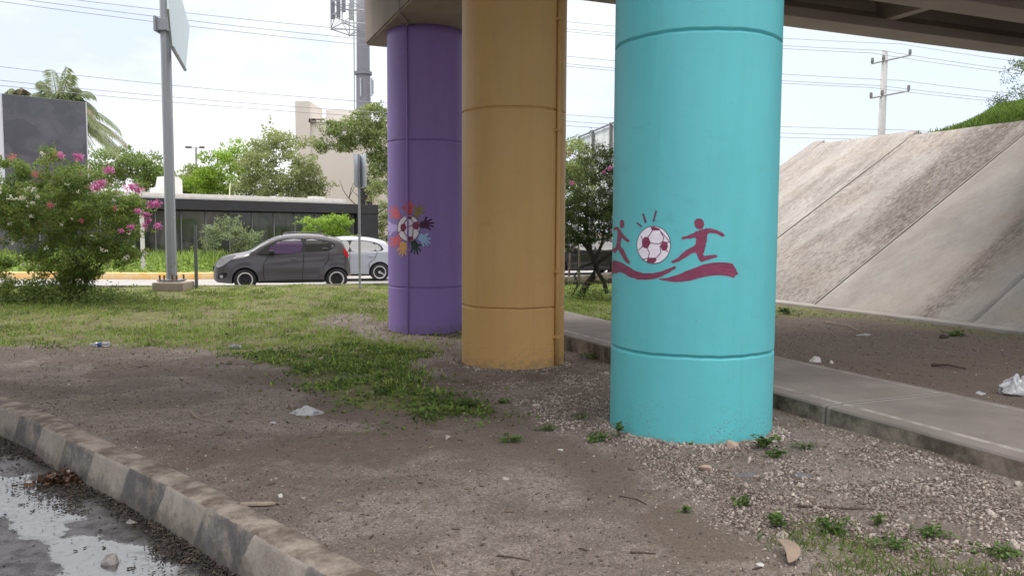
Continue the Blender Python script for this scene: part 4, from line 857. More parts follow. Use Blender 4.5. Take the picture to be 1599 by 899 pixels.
bush2 = empty('flowering_bush', b2, 0, 'gnarled pink flowered bush seen between the ochre and turquoise columns', 'bush'); obj('trunk', bm, M_DBARK, bush2, True)
g = np.random.default_rng(31)
blobs = [blob(b2, 915, 330, 19, .95, .8, .55), blob(b2, 930, 290, 19, .8, .7, .45), blob(b2, 880, 350, 19, .7, .7, .6), blob(b2, 960, 340, 19, .7, .7, .6), blob(b2, 905, 370, 19, .7, .6, .2), blob(b2, 935, 245, 19, .5, .5, .35)]
P, idx, nc = crown_pts(blobs, 26000, g, .2, .15, 420); S = []
for k in range(90):
    p = P[g.integers(0, 15000)]; d = np.array([g.normal() * .7, g.normal() * .3, 1]); d /= np.linalg.norm(d); t = g.uniform(0, 1, 16)[:, None]; S.append(p + d * t * g.uniform(.15, .5) + g.normal(size=(16, 3)) * .03)
P = np.concatenate([P] + S); n = len(P); v, f, r = scatter('c', LEAF_V, LEAF_F, P, rotmats(n, g=g), .05 * g.uniform(.6, 1.2, n))
link('crown', mesh_np('crown', v, f, {'rnd': r}), foliage('bush_dark_leaves', (.03, .055, .018), (.12, .17, .045), .25), bush2)
def fl2(px, py, r): return (bp(px, py, -.6), r)
flowers(bush2, [fl2(893, 286, .07), fl2(953, 263, .07), fl2(944, 268, .05)], M_PINK, 46, .09, .042, 8)
# low suckers at the base of both bushes
for nm, (cx, cy), n, lab in (('bush_undergrowth', (-9.5, 17.0), 7000, 'dark leafy undergrowth around the foot of the bougainvillea bush'), ('bush_undergrowth', (1.8, 18.9), 2600, 'leafy undergrowth around the gnarled trunk between the columns')):
    g = np.random.default_rng(int(n)); wx_ = 1.7 if n > 5000 else 1.1; x = cx + g.normal(size=n) * wx_ * .6; y = cy + g.normal(size=n) * .3; z = gz(x, y) + np.abs(g.normal(size=n)) * .16 * (1.2 - np.clip(np.abs(x - cx) / wx_ / 1.5, 0, 1))
    v, f, r = scatter('u', LEAF_V, LEAF_F, np.stack([x, y, z], 1), rotmats(n, g=g), .05 * g.uniform(.6, 1.3, n)); tag(link(nm, mesh_np(nm, v, f, {'rnd': r}), F_DARK), lab, 'undergrowth', kind='stuff')

# coconut palm behind the billboard box, a second smaller one, and the tree hanging over the embankment
F_PALM = foliage('palm_leaflets', (.13, .17, .07), (.38, .44, .24), .45); F_PALMD = foliage('palm_dry', (.18, .16, .09), (.34, .31, .19), .3)
def palm(name, label, loc, h, fl_, nf, seed, specs=None):
    g = random.Random(seed); ng = np.random.default_rng(seed); root = empty(name, loc, 0, label, 'palm tree')
    bm = bmesh.new(); tube(bm, [(0, 0, -.2), (.1, 0, h * .3), (.12, .02, h * .65), (0, 0, h)], [.22, .17, .15, .13], 10); obj('trunk', bm, M_BARK, root, True)
    for k in range(nf):
        az, up, ln, droop = specs[k] if specs else (2 * PI * k / nf + g.uniform(-.2, .2), g.uniform(.1, 1.3), fl_ * g.uniform(.8, 1.1), g.uniform(.5, 1.1))
        d = np.array([math.cos(az) * math.cos(up), math.sin(az) * math.cos(up), math.sin(up)]); t = np.linspace(0, 1, 14)
        sp_ = np.array([0, 0, h]) + d[None] * (t * ln)[:, None] + np.array([0, 0, -1])[None] * (t ** 2.1 * ln * droop)[:, None]
        bm = bmesh.new(); tube(bm, [tuple(p) for p in sp_], [.035 * (1 - .8 * q) + .006 for q in t], 5)
        sidev = np.cross(d, [0, 0, 1]); sidev /= np.linalg.norm(sidev) + 1e-6; nl = 60
        for j in range(nl):
            tt = .12 + .88 * j / nl; i = tt * 13; i0 = int(min(12, i)); p = sp_[i0] + (sp_[i0 + 1] - sp_[i0]) * (i - i0); tg = sp_[i0 + 1] - sp_[i0]; tg /= np.linalg.norm(tg)
            for sgn in (-1, 1):
                L_ = .68 * (1 - .55 * abs(tt - .35)) * g.uniform(.8, 1.1); e = sidev * sgn * .8 + tg * .55 + np.array([0, 0, -.55 - .35 * g.random()]); e /= np.linalg.norm(e); wv = np.cross(e, [0, 0, 1]); wv /= np.linalg.norm(wv) + 1e-6; wv = tg * .026
                q1 = p + e * L_ * .5; q2 = p + e * L_ + np.array([0, 0, -.10])
                bm.faces.new([bm.verts.new(p), bm.verts.new(q1 + wv), bm.verts.new(q2), bm.verts.new(q1 - wv)])
        me = bpy.data.meshes.new('frond'); bm.to_mesh(me); bm.free(); a = me.attributes.new('rnd', 'FLOAT', 'POINT'); a.data.foreach_set('value', np.clip(ng.uniform(0, 1, len(me.vertices)) * .5 + g.random() * .5, 0, 1).astype(np.float32))
        link('frond', me, F_PALMD if k in (11, 14, 17) else F_PALM, root)
    return root
pc = atY(92, 168, 40); pz = float(gz(pc[0], 40)); R_ = math.radians
SPEC = [(R_(200), 1.3, 3.0, .45), (R_(-5), 1.42, 3.3, .3), (R_(10), 1.05, 3.2, .55), (R_(215), .9, 2.7, .7), (R_(-25), .6, 3.2, .8), (R_(150), 1.4, 3.0, .25), (R_(160), 1.2, 2.9, .4), (R_(-20), 1.3, 3.1, .35), (R_(170), .9, 2.6, .7), (R_(40), 1.15, 2.7, .6), (R_(10), .95, 3.0, .75), (R_(-10), .8, 3.0, .8), (R_(20), .55, 3.2, .75), (R_(-20), .35, 3.2, .7), (R_(5), .1, 3.2, .55), (R_(-45), .4, 2.8, .9), (R_(60), .3, 2.8, .9), (R_(190), .3, 2.8, .9), (R_(-80), .7, 2.6, .9), (R_(-5), -.25, 2.9, .35), (R_(-30), -.1, 2.8, .5), (R_(30), -.2, 2.6, .5), (R_(220), .8, 2.4, .8), (R_(70), 1.0, 2.6, .7), (R_(-60), 1.1, 2.8, .6), (R_(185), 1.1, 2.7, .55), (R_(15), 1.25, 2.9, .5), (R_(-10), .1, 3.0, .45), (R_(10), -.1, 2.8, .5), (R_(-40), .7, 2.9, .7)]
palm('coconut_palm', 'tall palm with drooping feathery fronds rising behind the black billboard box', (pc[0], 40, pz), pc[2] - pz - .3, 3.0, len(SPEC), 4, SPEC)
pc = atY(28, 150, 48); pz = float(gz(pc[0], 48)); palm('coconut_palm', 'small distant palm whose tip shows above the top left of the black billboard box', (pc[0], 48, pz), pc[2] - pz, 1.3, 12, 9)
l = W(22.5, 3.6, 5.6); tree('overhanging_tree', 'dark leaved tree with hanging sprays above the embankment at the right edge', 'tree', l, [blob(l, 1640, 120, 30, 1.6, 1.5, 1.4), blob(l, 1600, 158, 27, .9, .8, .22), blob(l, 1575, 160, 27, .5, .4, .16), blob(l, 1605, 108, 28.5, .35, .4, .45)], 2600, .12, foliage('shade_leaves', (.035, .06, .03), (.13, .19, .08), .3), .28, 70, 1.6, .12, seed=41, sprigs=24, tv=LONG_V)

# ------------------------------------------------------------------ buildings
M_BLACK = simple('charcoal_render', (.032, .031, .036), .6, .3, 3); M_WROOF = simple('dirty_white_render', (.55, .53, .50), .85, .25, 4)
m = MB('dark_glass', .08, .8); m.col(m.mix(m.ramp(m.noise(m.mapv(m.ob(), (1, 1, .35)), 1.6, 3), .45, .6), (.012, .014, .014), (.05, .055, .05))); m.b.inputs['IOR'].default_value = 1.6; M_GLASSD = m.m
M_MULL = simple('grey_mullion', (.16, .16, .165), .5)
A = atY(215, 305, 33.2); B = atY(588, 322, 41.4); A = np.array([A[0], A[1]]); B = np.array([B[0], B[1]]); Lb = float(np.linalg.norm(B - A)); hb_ = math.atan2(B[1] - A[1], B[0] - A[0])
bld = empty('low_building', (A[0], A[1], 0), hb_, 'long low black building with dark glass front and white roof edge behind the parked cars', 'building')
TOPZ = 2.93
bm = bmesh.new(); box(bm, (Lb / 2 - 2, 4, TOPZ / 2 - .4), (Lb + 4, 7.6, TOPZ + .6)); obj('wall', bm, M_BLACK, bld)
bm = bmesh.new(); box(bm, (Lb / 2 - 2 - .3, .03, TOPZ - .24), (Lb + 4 + .6, .36, .46), 0, .01); obj('fascia', bm, M_BLACK, bld)
bm = bmesh.new(); box(bm, (Lb / 2 - 2.8, 3.6, TOPZ + .1), (Lb + 2.4, 6.6, .26), 0, .03); box(bm, (Lb / 2 - 2.8, .5, TOPZ + .04), (Lb + 2.4, .7, .08)); obj('roof_edge', bm, M_WROOF, bld)
x_ = -3.6
while x_ < Lb - 1.3:
    wdt = 1.08; bm = bmesh.new(); box(bm, (x_ + wdt / 2, .165, 1.12), (wdt - .05, .04, 2.55)); obj('glass_panel', bm, M_GLASSD, bld)
    bm = bmesh.new(); box(bm, (x_, .15, 1.12), (.05, .09, 2.6)); obj('mullion', bm, M_MULL, bld); x_ += wdt
bm = bmesh.new(); box(bm, (Lb - .62, .05, 1.25), (1.25, .34, 2.9)); obj('end_wall', bm, M_BLACK, bld)
for px, hgt, w_ in ((492, .14, .5), (357, .5, .06)):
    p = atY(px, 300, 38.5)
p = atY(259, 288, 38.2)
tk = empty('rooftop_box', (p[0], 38.2, TOPZ + .22), hb_, 'stepped white masonry box on the roof of the low black building', 'rooftop structure')
bm = bmesh.new(); prism(bm, [(-.58, 0), (.58, 0), (.58, .78), (.40, .95), (-.22, .95), (-.30, .45), (-.58, .38)], -.5, .5, 'y'); obj('masonry', bm, simple('white_masonry', (.66, .65, .63), .8), tk)
p = atY(358, 298, 37.5); bm = bmesh.new(); tube(bm, [(p[0], 37.5, TOPZ + .2), (p[0] + .05, 37.5, TOPZ + .82)], .03, 8); tag(obj('roof_stub', bm, simple('cream_stub', (.6, .62, .42), .6)), 'short pale yellow pipe standing on the white roof edge', 'pipe')
p = atY(493, 327, 40); bm = bmesh.new(); box(bm, (p[0], 40.2, TOPZ + .29), (.7, .5, .12), hb_, .02); tag(obj('roof_unit', bm, M_WROOF), 'flat pale block lying on the right part of the white roof edge', 'roof unit')
# black billboard box
m = MB('black_panel', .28, .6); nn_ = m.noise(m.mapv(m.ob(), (1, 1, 1)), .9, 5, .6, .8); m.col(m.mix(m.ramp(nn_, .4, .68), (.06, .058, .07), (.10, .097, .115))); m.rough(m.ramp(nn_, .4, .7, (.2, .2, .2), (.45, .45, .45)))
a_ = atY(3, 146, 34); b_ = atY(133, 157, 36.2); ang = math.atan2(b_[1] - a_[1], b_[0] - a_[0]); ln = math.hypot(b_[0] - a_[0], b_[1] - a_[1])
bb = empty('billboard_box', (a_[0], a_[1], 0), ang, 'big plain black box shaped billboard above the flowering bush at the left', 'billboard')
bm = bmesh.new(); box(bm, (ln / 2, .45, a_[2] / 2 + 1), (ln, .9, a_[2] - 2), 0, .02); obj('panel', bm, m.m, bb)
bm = bmesh.new(); box(bm, (ln + .03, .45, a_[2] / 2 + 1), (.05, .94, a_[2] - 2)); box(bm, (-.03, .45, a_[2] / 2 + 1), (.05, .94, a_[2] - 2)); obj('metal_edge', bm, simple('light_edge', (.45, .45, .5), .4), bb)
bm = bmesh.new(); box(bm, (ln / 2, .45, 1.0), (ln * .7, .6, 2.4)); obj('base', bm, M_BLACK, bb)
# cream building
M_CREAM = simple('cream_render', (.60, .545, .49), .9, .1, .3); M_SHADE = simple('window_dark', (.03, .03, .035), .3)
def zt(px, py, d): return atY(px, py, d)[2]
cb = empty('cream_building', (atY(462, 300, 62)[0], 62, 0), 0, 'tall plain cream building behind the trees left of the purple column', 'building'); ox = cb.location.x
def X62(px, d=62): return atY(px, 250, d)[0] - ox
bm = bmesh.new(); box(bm, ((X62(462) + X62(485)) / 2, 2, zt(0, 156, 62) / 2 - .3), (X62(485) - X62(462), 4, zt(0, 156, 62) + .6)); obj('stair_tower', bm, M_CREAM, cb)
bm = bmesh.new(); box(bm, ((X62(485) + X62(640)) / 2, 3.2, zt(0, 187, 62) / 2 - .3), (X62(640) - X62(485), 6, zt(0, 187, 62) + .6)); obj('wall', bm, M_CREAM, cb)
bm = bmesh.new(); box(bm, ((X62(487) + X62(541)) / 2 + .2, 6, zt(0, 166, 65) / 2), (X62(541) - X62(487), 4, zt(0, 166, 65)), ); obj('penthouse', bm, simple('white_render', (.6, .57, .54), .9), cb)
bm = bmesh.new(); box(bm, (X62(488), .15, zt(0, 186, 62)), (.5, .3, .3)); box(bm, (X62(497), .1, zt(0, 184, 62)), (1.0, .2, .1)); obj('ledge', bm, simple('dark_ledge', (.2, .17, .15), .8), cb)
bm = bmesh.new(); box(bm, (X62(571), .16, zt(0, 300, 62) - .6), (.9, .2, 3.4)); obj('doorway', bm, M_SHADE, cb)

# ------------------------------------------------------------------ telecom mast
M_MAST = simple('mast_grey', (.17, .17, .20), .6, .15, 2); M_STEEL = simple('galvanised_steel', (.36, .37, .39), .5, .15, 3, .3)
tp = atY(568, 200, 70); tm = empty('telecom_mast', (tp[0], 70, 0), 0, 'tall grey telecom mast with antenna platform behind the purple column', 'mast'); r_ = 10.3 / F * 70
bm = bmesh.new(); zr_ = zt(0, 112, 70); lathe(bm, [(r_ * 1.12, -.3), (r_ * 1.05, zr_ - .3), (r_ * .98, zr_), (r_ * .92, zt(0, -70, 70))], 24); obj('pole', bm, M_MAST, tm, True)
bm = bmesh.new(); lathe(bm, [(r_ * 1.3, zr_ - .12), (r_ * 1.3, zr_ + .12)], 24); obj('flange', bm, M_MAST, tm)
bm = bmesh.new(); tube(bm, [(-r_ * 1.25, -.3, 0), (-r_ * 1.25, -.3, zt(0, -60, 70))], .05, 6); obj('ladder_rail', bm, M_STEEL, tm)
for dx, y0, y1 in ((-.1, 122, 150), (.85, 122, 150), (.95, 125, 146)):
    bm = bmesh.new(); box(bm, (dx * 1.0, -.75, (zt(0, y0, 70) + zt(0, y1, 70)) / 2), (.13, .12, zt(0, y0, 70) - zt(0, y1, 70))); obj('antenna', bm, M_STEEL, tm)
zp = zt(0, 44, 70); zq = zt(0, 4, 70); q_ = lambda px: (px - 568) / F * 70
bm = bmesh.new()
ring = [(q_(520), -.2), (q_(545), -2.3), (q_(600), -2.0), (q_(618), .4), (q_(590), 2.3), (q_(540), 2.0)]
for z in (zp, zp + 1.1, zq): tube(bm, [(x, y, z) for x, y in ring + ring[:1]], .05, 6)
for x, y in ring:
    tube(bm, [(x * .12, y * .1, zp), (x, y, zp)], .05, 6); tube(bm, [(x, y, zp - .1), (x, y, zq + .6)], .05, 6); tube(bm, [(x * .1, y * .1, zp + 1.9), (x, y, zq)], .04, 6)
for a, b in zip(ring, ring[1:] + ring[:1]):
    mxx, myy = (a[0] + b[0]) / 2, (a[1] + b[1]) / 2; tube(bm, [(a[0], a[1], zp), (mxx, myy, zp + 1.1), (b[0], b[1], zp)], .035, 5)
obj('platform', bm, M_STEEL, tm)
for x, y, hh in [(q_(524), -.4, 1.6), (q_(538), -1.9, 2.2), (q_(548), -2.5, 1.5), (q_(556), -1.4, 2.4), (q_(602), -2.1, 2.2), (q_(618), .4, 2.2), (q_(585), 2.4, 2.2)]:
    bm = bmesh.new(); box(bm, (x, y, zp + 1.4 + hh * .1), (.32, .18, hh), 0, .03); obj('antenna', bm, M_MAST if x < q_(560) and hh < 2.3 else M_STEEL, tm)

# ------------------------------------------------------------------ big sign pole, street sign, posts, lamp
m = MB('grey_paint_steel', .55, .5); pp = m.ob(); nz = m.noise(m.mapv(pp, (8, 8, .8)), 1.6, 5, .7); cc = m.mix(nz, (.22, .235, .27), (.36, .375, .41)); cc = m.mix(m.ramp(m.noise(pp, 5, 5, .7), .62, .7), cc, (.42, .42, .44))
sz = m.N.new('ShaderNodeSeparateXYZ'); m.L.new(pp, sz.inputs[0]); cc = m.mix(m.math('MULTIPLY', m.ramp(sz.outputs['Z'], .1, .9, (1, 1, 1), (0, 0, 0)), m.ramp(m.noise(pp, 9, 5), .5, .62)), cc, (.20, .13, .09)); m.col(cc); M_POLE = m.m
b0 = atY(268.5, 441, 19.1); t0 = atY(258, 40, 19.1); gzp = float(gz(b0[0], 19.1)); sp_ = empty('sign_pole', (b0[0], 19.1, gzp), 0, 'tall thick grey steel pole on a concrete footing holding a big road sign', 'sign pole')
w0 = 14 / F * 19.1 / 2; hp = t0[2] - gzp; dxp = t0[0] - b0[0]
bm = bmesh.new(); box(bm, (.04, 0, .02), (.74, .7, .36), 0, .04); obj('footing', bm, concrete('footing_concrete', (.40, .33, .28)), sp_)
def polecs(z, f): return [(x * f + dxp * z / hp * .55, y * f) for x, y in ((-w0, -w0 * .5), (-w0 * .5, -w0), (w0 * .5, -w0), (w0, -w0 * .5), (w0, w0 * .5), (w0 * .5, w0), (-w0 * .5, w0), (-w0, w0 * .5))]
bm = bmesh.new(); rr_ = []
for z in (.2, 2, 4, 6.3, 8.6): rr_.append([bm.verts.new((x, y, z)) for x, y in polecs(z, 1.03 - .012 * z)])
for a, b in zip(rr_, rr_[1:]):
    for k in range(8): bm.faces.new((a[k], a[(k + 1) % 8], b[(k + 1) % 8], b[k]))
bm.faces.new(rr_[-1]); obj('post', bm, M_POLE, sp_)
bm = bmesh.new(); box(bm, (.0, 0, .235), (.5, .5, .035)); obj('base_plate', bm, M_POLE, sp_)
M_RUST = simple('rusty_bolt', (.14, .075, .045), .8)
for ax, ay in ((-.2, -.2), (.2, -.2), (.2, .2), (-.2, .2), (-.09, -.21), (.1, -.21)):
    bm = bmesh.new(); tube(bm, [(ax, ay, .2), (ax, ay, .36)], .022, 7); obj('bolt', bm, M_RUST, sp_)
zc = zt(0, 39, 19.1) - gzp; bm = bmesh.new(); box(bm, (dxp * .6, -.0, zc), (w0 * 2 + .14, w0 * 2 + .12, .27), 0, .01); box(bm, (dxp * .6 - w0 - .05, -.02, zc), (.05, w0 * 2 + .2, .34)); box(bm, (dxp * .6 + w0 + .05, -.02, zc), (.05, w0 * 2 + .2, .34)); obj('clamp', bm, M_POLE, sp_)
# sign panel: vertical plane leaving the pole to the back left
p0 = np.array([b0[0] + .16, 19.35]); p1 = atY(290, 100, 21.9)[:2]; dv = (p1 - p0) / np.linalg.norm(p1 - p0); nv_ = np.array([dv[1], -dv[0]])
def onpanel(px, py): d = ray(px, py); t = (nv_ @ p0) / (nv_ @ d[:2]); q = O + d * t; return ((q[:2] - p0) @ dv, q[2] - gzp)
ppts = [onpanel(269, 73), onpanel(289, 108), onpanel(295, 42), onpanel(283, 0)]; ppts += [(ppts[-1][0] - .5, ppts[-1][1] + 1.0), (-1.6, ppts[-1][1] + 1.3), (-2.2, ppts[0][1] + .6), (-1.6, ppts[0][1])]
bm = bmesh.new(); prism(bm, ppts, -.02, .02, 'y'); me = bm_mesh('sign_panel', bm); o = link('sign_panel', me, simple('sign_back', (.50, .58, .60), .45, .06, 2, .1), sp_)
o.location = (p0[0] - b0[0], p0[1] - 19.1, 0); o.rotation_euler = (0, 0, math.atan2(dv[1], dv[0]))
bm = bmesh.new(); (xa, za), (xb, zb) = ppts[0], ppts[1]; tube(bm, [(xa, .0, za - .02), (xb, .0, zb - .02)], .045, 6); o = link('panel_edge', bm_mesh('panel_edge', bm), M_POLE, sp_); o.location = (p0[0] - b0[0], p0[1] - 19.1, 0); o.rotation_euler = (0, 0, math.atan2(dv[1], dv[0]))
# small street sign seen from behind
s0_ = atY(562, 447, 19.6); g0 = float(gz(s0_[0], 19.6)); ss = empty('street_sign', (s0_[0], 19.6, g0), 0, 'small street sign seen edge on, on a thin grey post beside the purple column', 'sign')
zt1, zb1 = zt(0, 238, 19.6) - g0, zt(0, 290, 19.6) - g0
bm = bmesh.new(); box(bm, (0, 0, zt1 / 2 - .05), (.05, .05, zt1 + .1)); obj('post', bm, M_STEEL, ss)
bm = bmesh.new(); a1 = math.radians(62); a2 = math.radians(-70)
for cx_, an in ((-.02, 80), (.1, 64)):
    box(bm, (cx_, .0, (zt1 + zb1) / 2), (.56, .015, zt1 - zb1), math.radians(an) if cx_ < 0 else math.radians(-an), .003)
obj('sign_plate', bm, simple('sign_plate_grey', (.58, .62, .68), .45), ss)
s0_ = atY(307, 452, 19.4); g0 = float(gz(s0_[0], 19.4)); bm = bmesh.new(); prism(bm, [(-.035, -.02), (.035, -.02), (.035, .02), (.02, .02), (.02, -.005), (-.02, -.005), (-.02, .02), (-.035, .02)], -.1, zt(0, 350, 19.4) - g0, 'z')
o = obj('metal_post', bm, simple('green_grey_post', (.12, .145, .13), .6, .3)); o.location = (s0_[0], 19.4, g0); tag(o, 'short dark grey green channel post right of the big sign pole', 'post')
s0_ = atY(224, 428, 27.5); g0 = float(gz(s0_[0], 27.5)); bm = bmesh.new(); box(bm, (0, 0, 1.05), (.11, .11, 2.2), 0, .01); o = obj('concrete_post', bm, M_WROOF); o.location = (s0_[0], 27.5, g0); tag(o, 'thin pale concrete post behind the yellow kerb, left of the big sign pole', 'post')
lp = atY(307, 300, 70); lm_ = empty('street_lamp', (lp[0], 70, 0), 0, 'distant double headed street lamp right of the big sign pole', 'street lamp'); zl_ = zt(0, 229, 70)
bm = bmesh.new(); tube(bm, [(0, 0, -.2), (.03, 0, zl_)], [.12, .09], 8); obj('pole', bm, M_STEEL, lm_)
bm = bmesh.new(); tube(bm, [(-.7, 0, zl_ + .02), (.6, 0, zl_)], .04, 6); obj('arm', bm, M_STEEL, lm_)
for sx_, w_ in ((-.62, .5), (.55, .4)): bm = bmesh.new(); box(bm, (sx_, 0, zl_ + .03), (w_, .35, .2), 0, .06); obj('lamp_head', bm, M_MULL, lm_)
# white mesh billboard right of the ochre column
q0 = atY(906, 214, 36); q1 = atY(957, 190, 31.5); an = math.atan2(q1[1] - q0[1], q1[0] - q0[0]); ln = math.hypot(q1[0] - q0[0], q1[1] - q0[1]); fb = empty('framed_hoarding', (q0[0], q0[1], 0), an, 'pale hoarding on dark steel posts behind the bush, right of the ochre column', 'hoarding')
m = MB('pale_sheet', .7, .3); m.col(m.mix(m.ramp(m.noise(m.ob(), 1.3, 3), .4, .6), (.45, .48, .50), (.62, .64, .66))); bm = bmesh.new(); box(bm, (ln / 2 + .8, .05, q0[2] / 2 + .9), (ln + 1.6, .03, q0[2] - 1.9)); obj('sheet', bm, m.m, fb)
for t_ in (0, .45, .97, 1.5): bm = bmesh.new(); box(bm, (ln * t_, -.04, q0[2] / 2), (.09, .09, q0[2] + .1)); obj('post', bm, M_MULL, fb)
for z_ in (q0[2], q0[2] - 1.1, q0[2] - 2.6): bm = bmesh.new(); box(bm, (ln / 2 + .8, -.04, z_), (ln + 1.6, .05, .06)); obj('rail', bm, M_MULL, fb)

# ------------------------------------------------------------------ power poles and wires
M_CONC = simple('pole_concrete', (.42, .41, .42), .8, .1); M_WIRE = simple('wire', (.27, .27, .29), .5)
def power_pole(px, d, rows, label, cross=True):
    p = atY(px, 140, d); root = empty('power_pole', (p[0], d, 0), 0, label, 'power pole'); z0 = zt(0, rows[0], d); bm = bmesh.new(); wd = .16 * d / 45
    tube(bm, [(0, 0, -.3), (.06, 0, z0 * .5), (.1, 0, z0)], [wd * 1.7, wd * 1.35, wd], 10); obj('pole', bm, M_CONC, root, True)
    for (ya, yb) in rows[1]:
        xl, xr = (1361 - 1376) / F * d, (1409 - 1376) / F * d; za, zb = zt(0, ya, d), zt(0, yb, d); bm = bmesh.new()
        tube(bm, [(xl, .1, za), (xr, -.6, zb)], .055, 6); obj('crossarm', bm, M_STEEL, root)
        for t in (0, .3, 1):
            x = xl + (xr - xl) * t; y = .1 - .7 * t; z = za + (zb - za) * t; bm = bmesh.new(); tube(bm, [(x, y, z - .04), (x, y, z + .12), (x, y, z + .3)], [.05, .09, .07], 8); obj('insulator', bm, M_MULL, root)
    return root
power_pole(1377, 45, (73, [(92, 83), (146, 138)]), 'tall pale power pole with two crossarms rising behind the embankment')
pA = power_pole(772, 44, (18, [(36, 26), (92, 86)]), 'power pole hidden behind the ochre column')
def wire(pts, label, grp, rad=.014):
    """pts: (px, row, depth) support points; sags between them"""
    P = [Vector(atY(*p)) for p in pts]; bm = bmesh.new(); path = []
    for a, b in zip(P, P[1:]):
        L_ = (b - a).length
        for k in range(24):
            t = k / 24; q = a.lerp(b, t); q.z -= 4 * t * (1 - t) * L_ * .008; path.append(q)
    path.append(P[-1]); tube(bm, path, rad, 5); tag(obj('overhead_wire', bm, M_WIRE), label, 'power line', grp)
GW = 'overhead power lines'
rights = [(33, 69, 112, 'upper'), (44, 79, 126, 'upper'), (48, 83, 130, 'upper'), (86, 126, 158, 'middle'), (98, 134, 168, 'middle'), (102, 137, 172, 'middle'), (180, 203, 214, 'lower'), (190, 212, 228, 'lower'), (197, 218, 236, 'lower')]
nmR = ['top', 'middle', 'bottom']
for i, (a, b, c, n_) in enumerate(rights):
    e = 1409 if i % 3 == 0 else 1361 if i % 3 == 2 else 1376
    wire([(790, a - 8, 44), (e, b, 45), (1720, c, 38)], f'{nmR[i % 3]} wire of the {n_} bundle carried by the pale power pole', GW)
lefts = [(-200, -42, 561, 47, 640, 54), (-200, -34, 566, 61, 640, 68), (-200, -26, 568, 70, 640, 77), (-60, 97, 605, 159, 660, 165), (-60, 119, 560, 171, 660, 179), (-60, 127, 560, 178, 660, 187)]
for i, (x0, y0, x1, y1, x2, y2) in enumerate(lefts):
    wire([(x0, y0, 30 if i < 3 else 36), (x2, y2, 42)], f'{nmR[i % 3]} wire of the {"high" if i < 3 else "low"} bundle running left of the purple column', GW, .014)
wire([(400, -28, 40), (545, 6, 44), (640, 24, 46)], 'short wire reaching the top of the telecom mast', GW, .014)
wire([(460, -22, 40), (560, 2, 44), (640, 18, 46)], 'second short wire just above the one reaching the telecom mast', GW, .014)
power_pole(652, 42, (40, [(64, 56), (172, 164)]), 'power pole hidden behind the purple column')

# ------------------------------------------------------------------ cars
def interp(pts): xs = [p[0] for p in pts]; ys = [p[1] for p in pts]; return lambda x: float(np.interp(x, xs, ys))
def smooth_curve(pts):
    """piecewise cubic (Catmull-Rom in x) so that profiles have no kinks"""
    xs = np.array([p[0] for p in pts]); ys = np.array([p[1] for p in pts]); m_ = np.gradient(ys, xs)
    d = np.diff(ys) / np.diff(xs)
    for i in range(1, len(xs) - 1):
        m_[i] = 0 if d[i - 1] * d[i] <= 0 else 2 * d[i - 1] * d[i] / (d[i - 1] + d[i])
    m_[0] = d[0]; m_[-1] = d[-1]
    def f(x):
        x = min(max(x, xs[0]), xs[-1]); i = min(int(np.searchsorted(xs, x, 'right')) - 1, len(xs) - 2); h = xs[i + 1] - xs[i]; t = (x - xs[i]) / h
        return float(ys[i] * (1 + 2 * t) * (1 - t) ** 2 + h * m_[i] * t * (1 - t) ** 2 + ys[i + 1] * t * t * (3 - 2 * t) + h * m_[i + 1] * t * t * (t - 1))
    return f
M_TYRE = simple('tyre_rubber', (.022, .022, .023), .85); M_TRIM = simple('black_trim', (.012, .012, .013), .45); M_RIMB = simple('black_rim', (.015, .015, .017), .3)
M_RIMS = simple('silver_rim', (.5, .5, .52), .35, .05, 3, .5); M_CHR = simple('pale_lip', (.62, .60, .60), .3, .05, 3, .3)
m = MB('car_glass', .04, .9); m.col((.03, .034, .036)); m.b.inputs['IOR'].default_value = 1.9; M_CGL = m.m
m = MB('tinted_glass', .06, .9); m.col((.085, .055, .12)); m.b.inputs['IOR'].default_value = 1.8; M_CGT = m.m
M_LAMP = simple('lamp_glass', (.42, .42, .45), .12, .05, 3, .2); M_TAIL = simple('tail_lamp_red', (.45, .02, .03), .15)
def carpaint(name, c, metal=.3, r=.3):
    m = MB(name, r, .5); m.col(m.mix(m.math('MULTIPLY', m.ramp(m.noise(m.ob(), 2, 5), .4, .7), .25), c, tuple(x * .8 + .03 for x in c))); m.b.inputs['Metallic'].default_value = metal; m.b.inputs['Coat Weight'].default_value = .5; m.b.inputs['Coat Roughness'].default_value = .08; return m.m
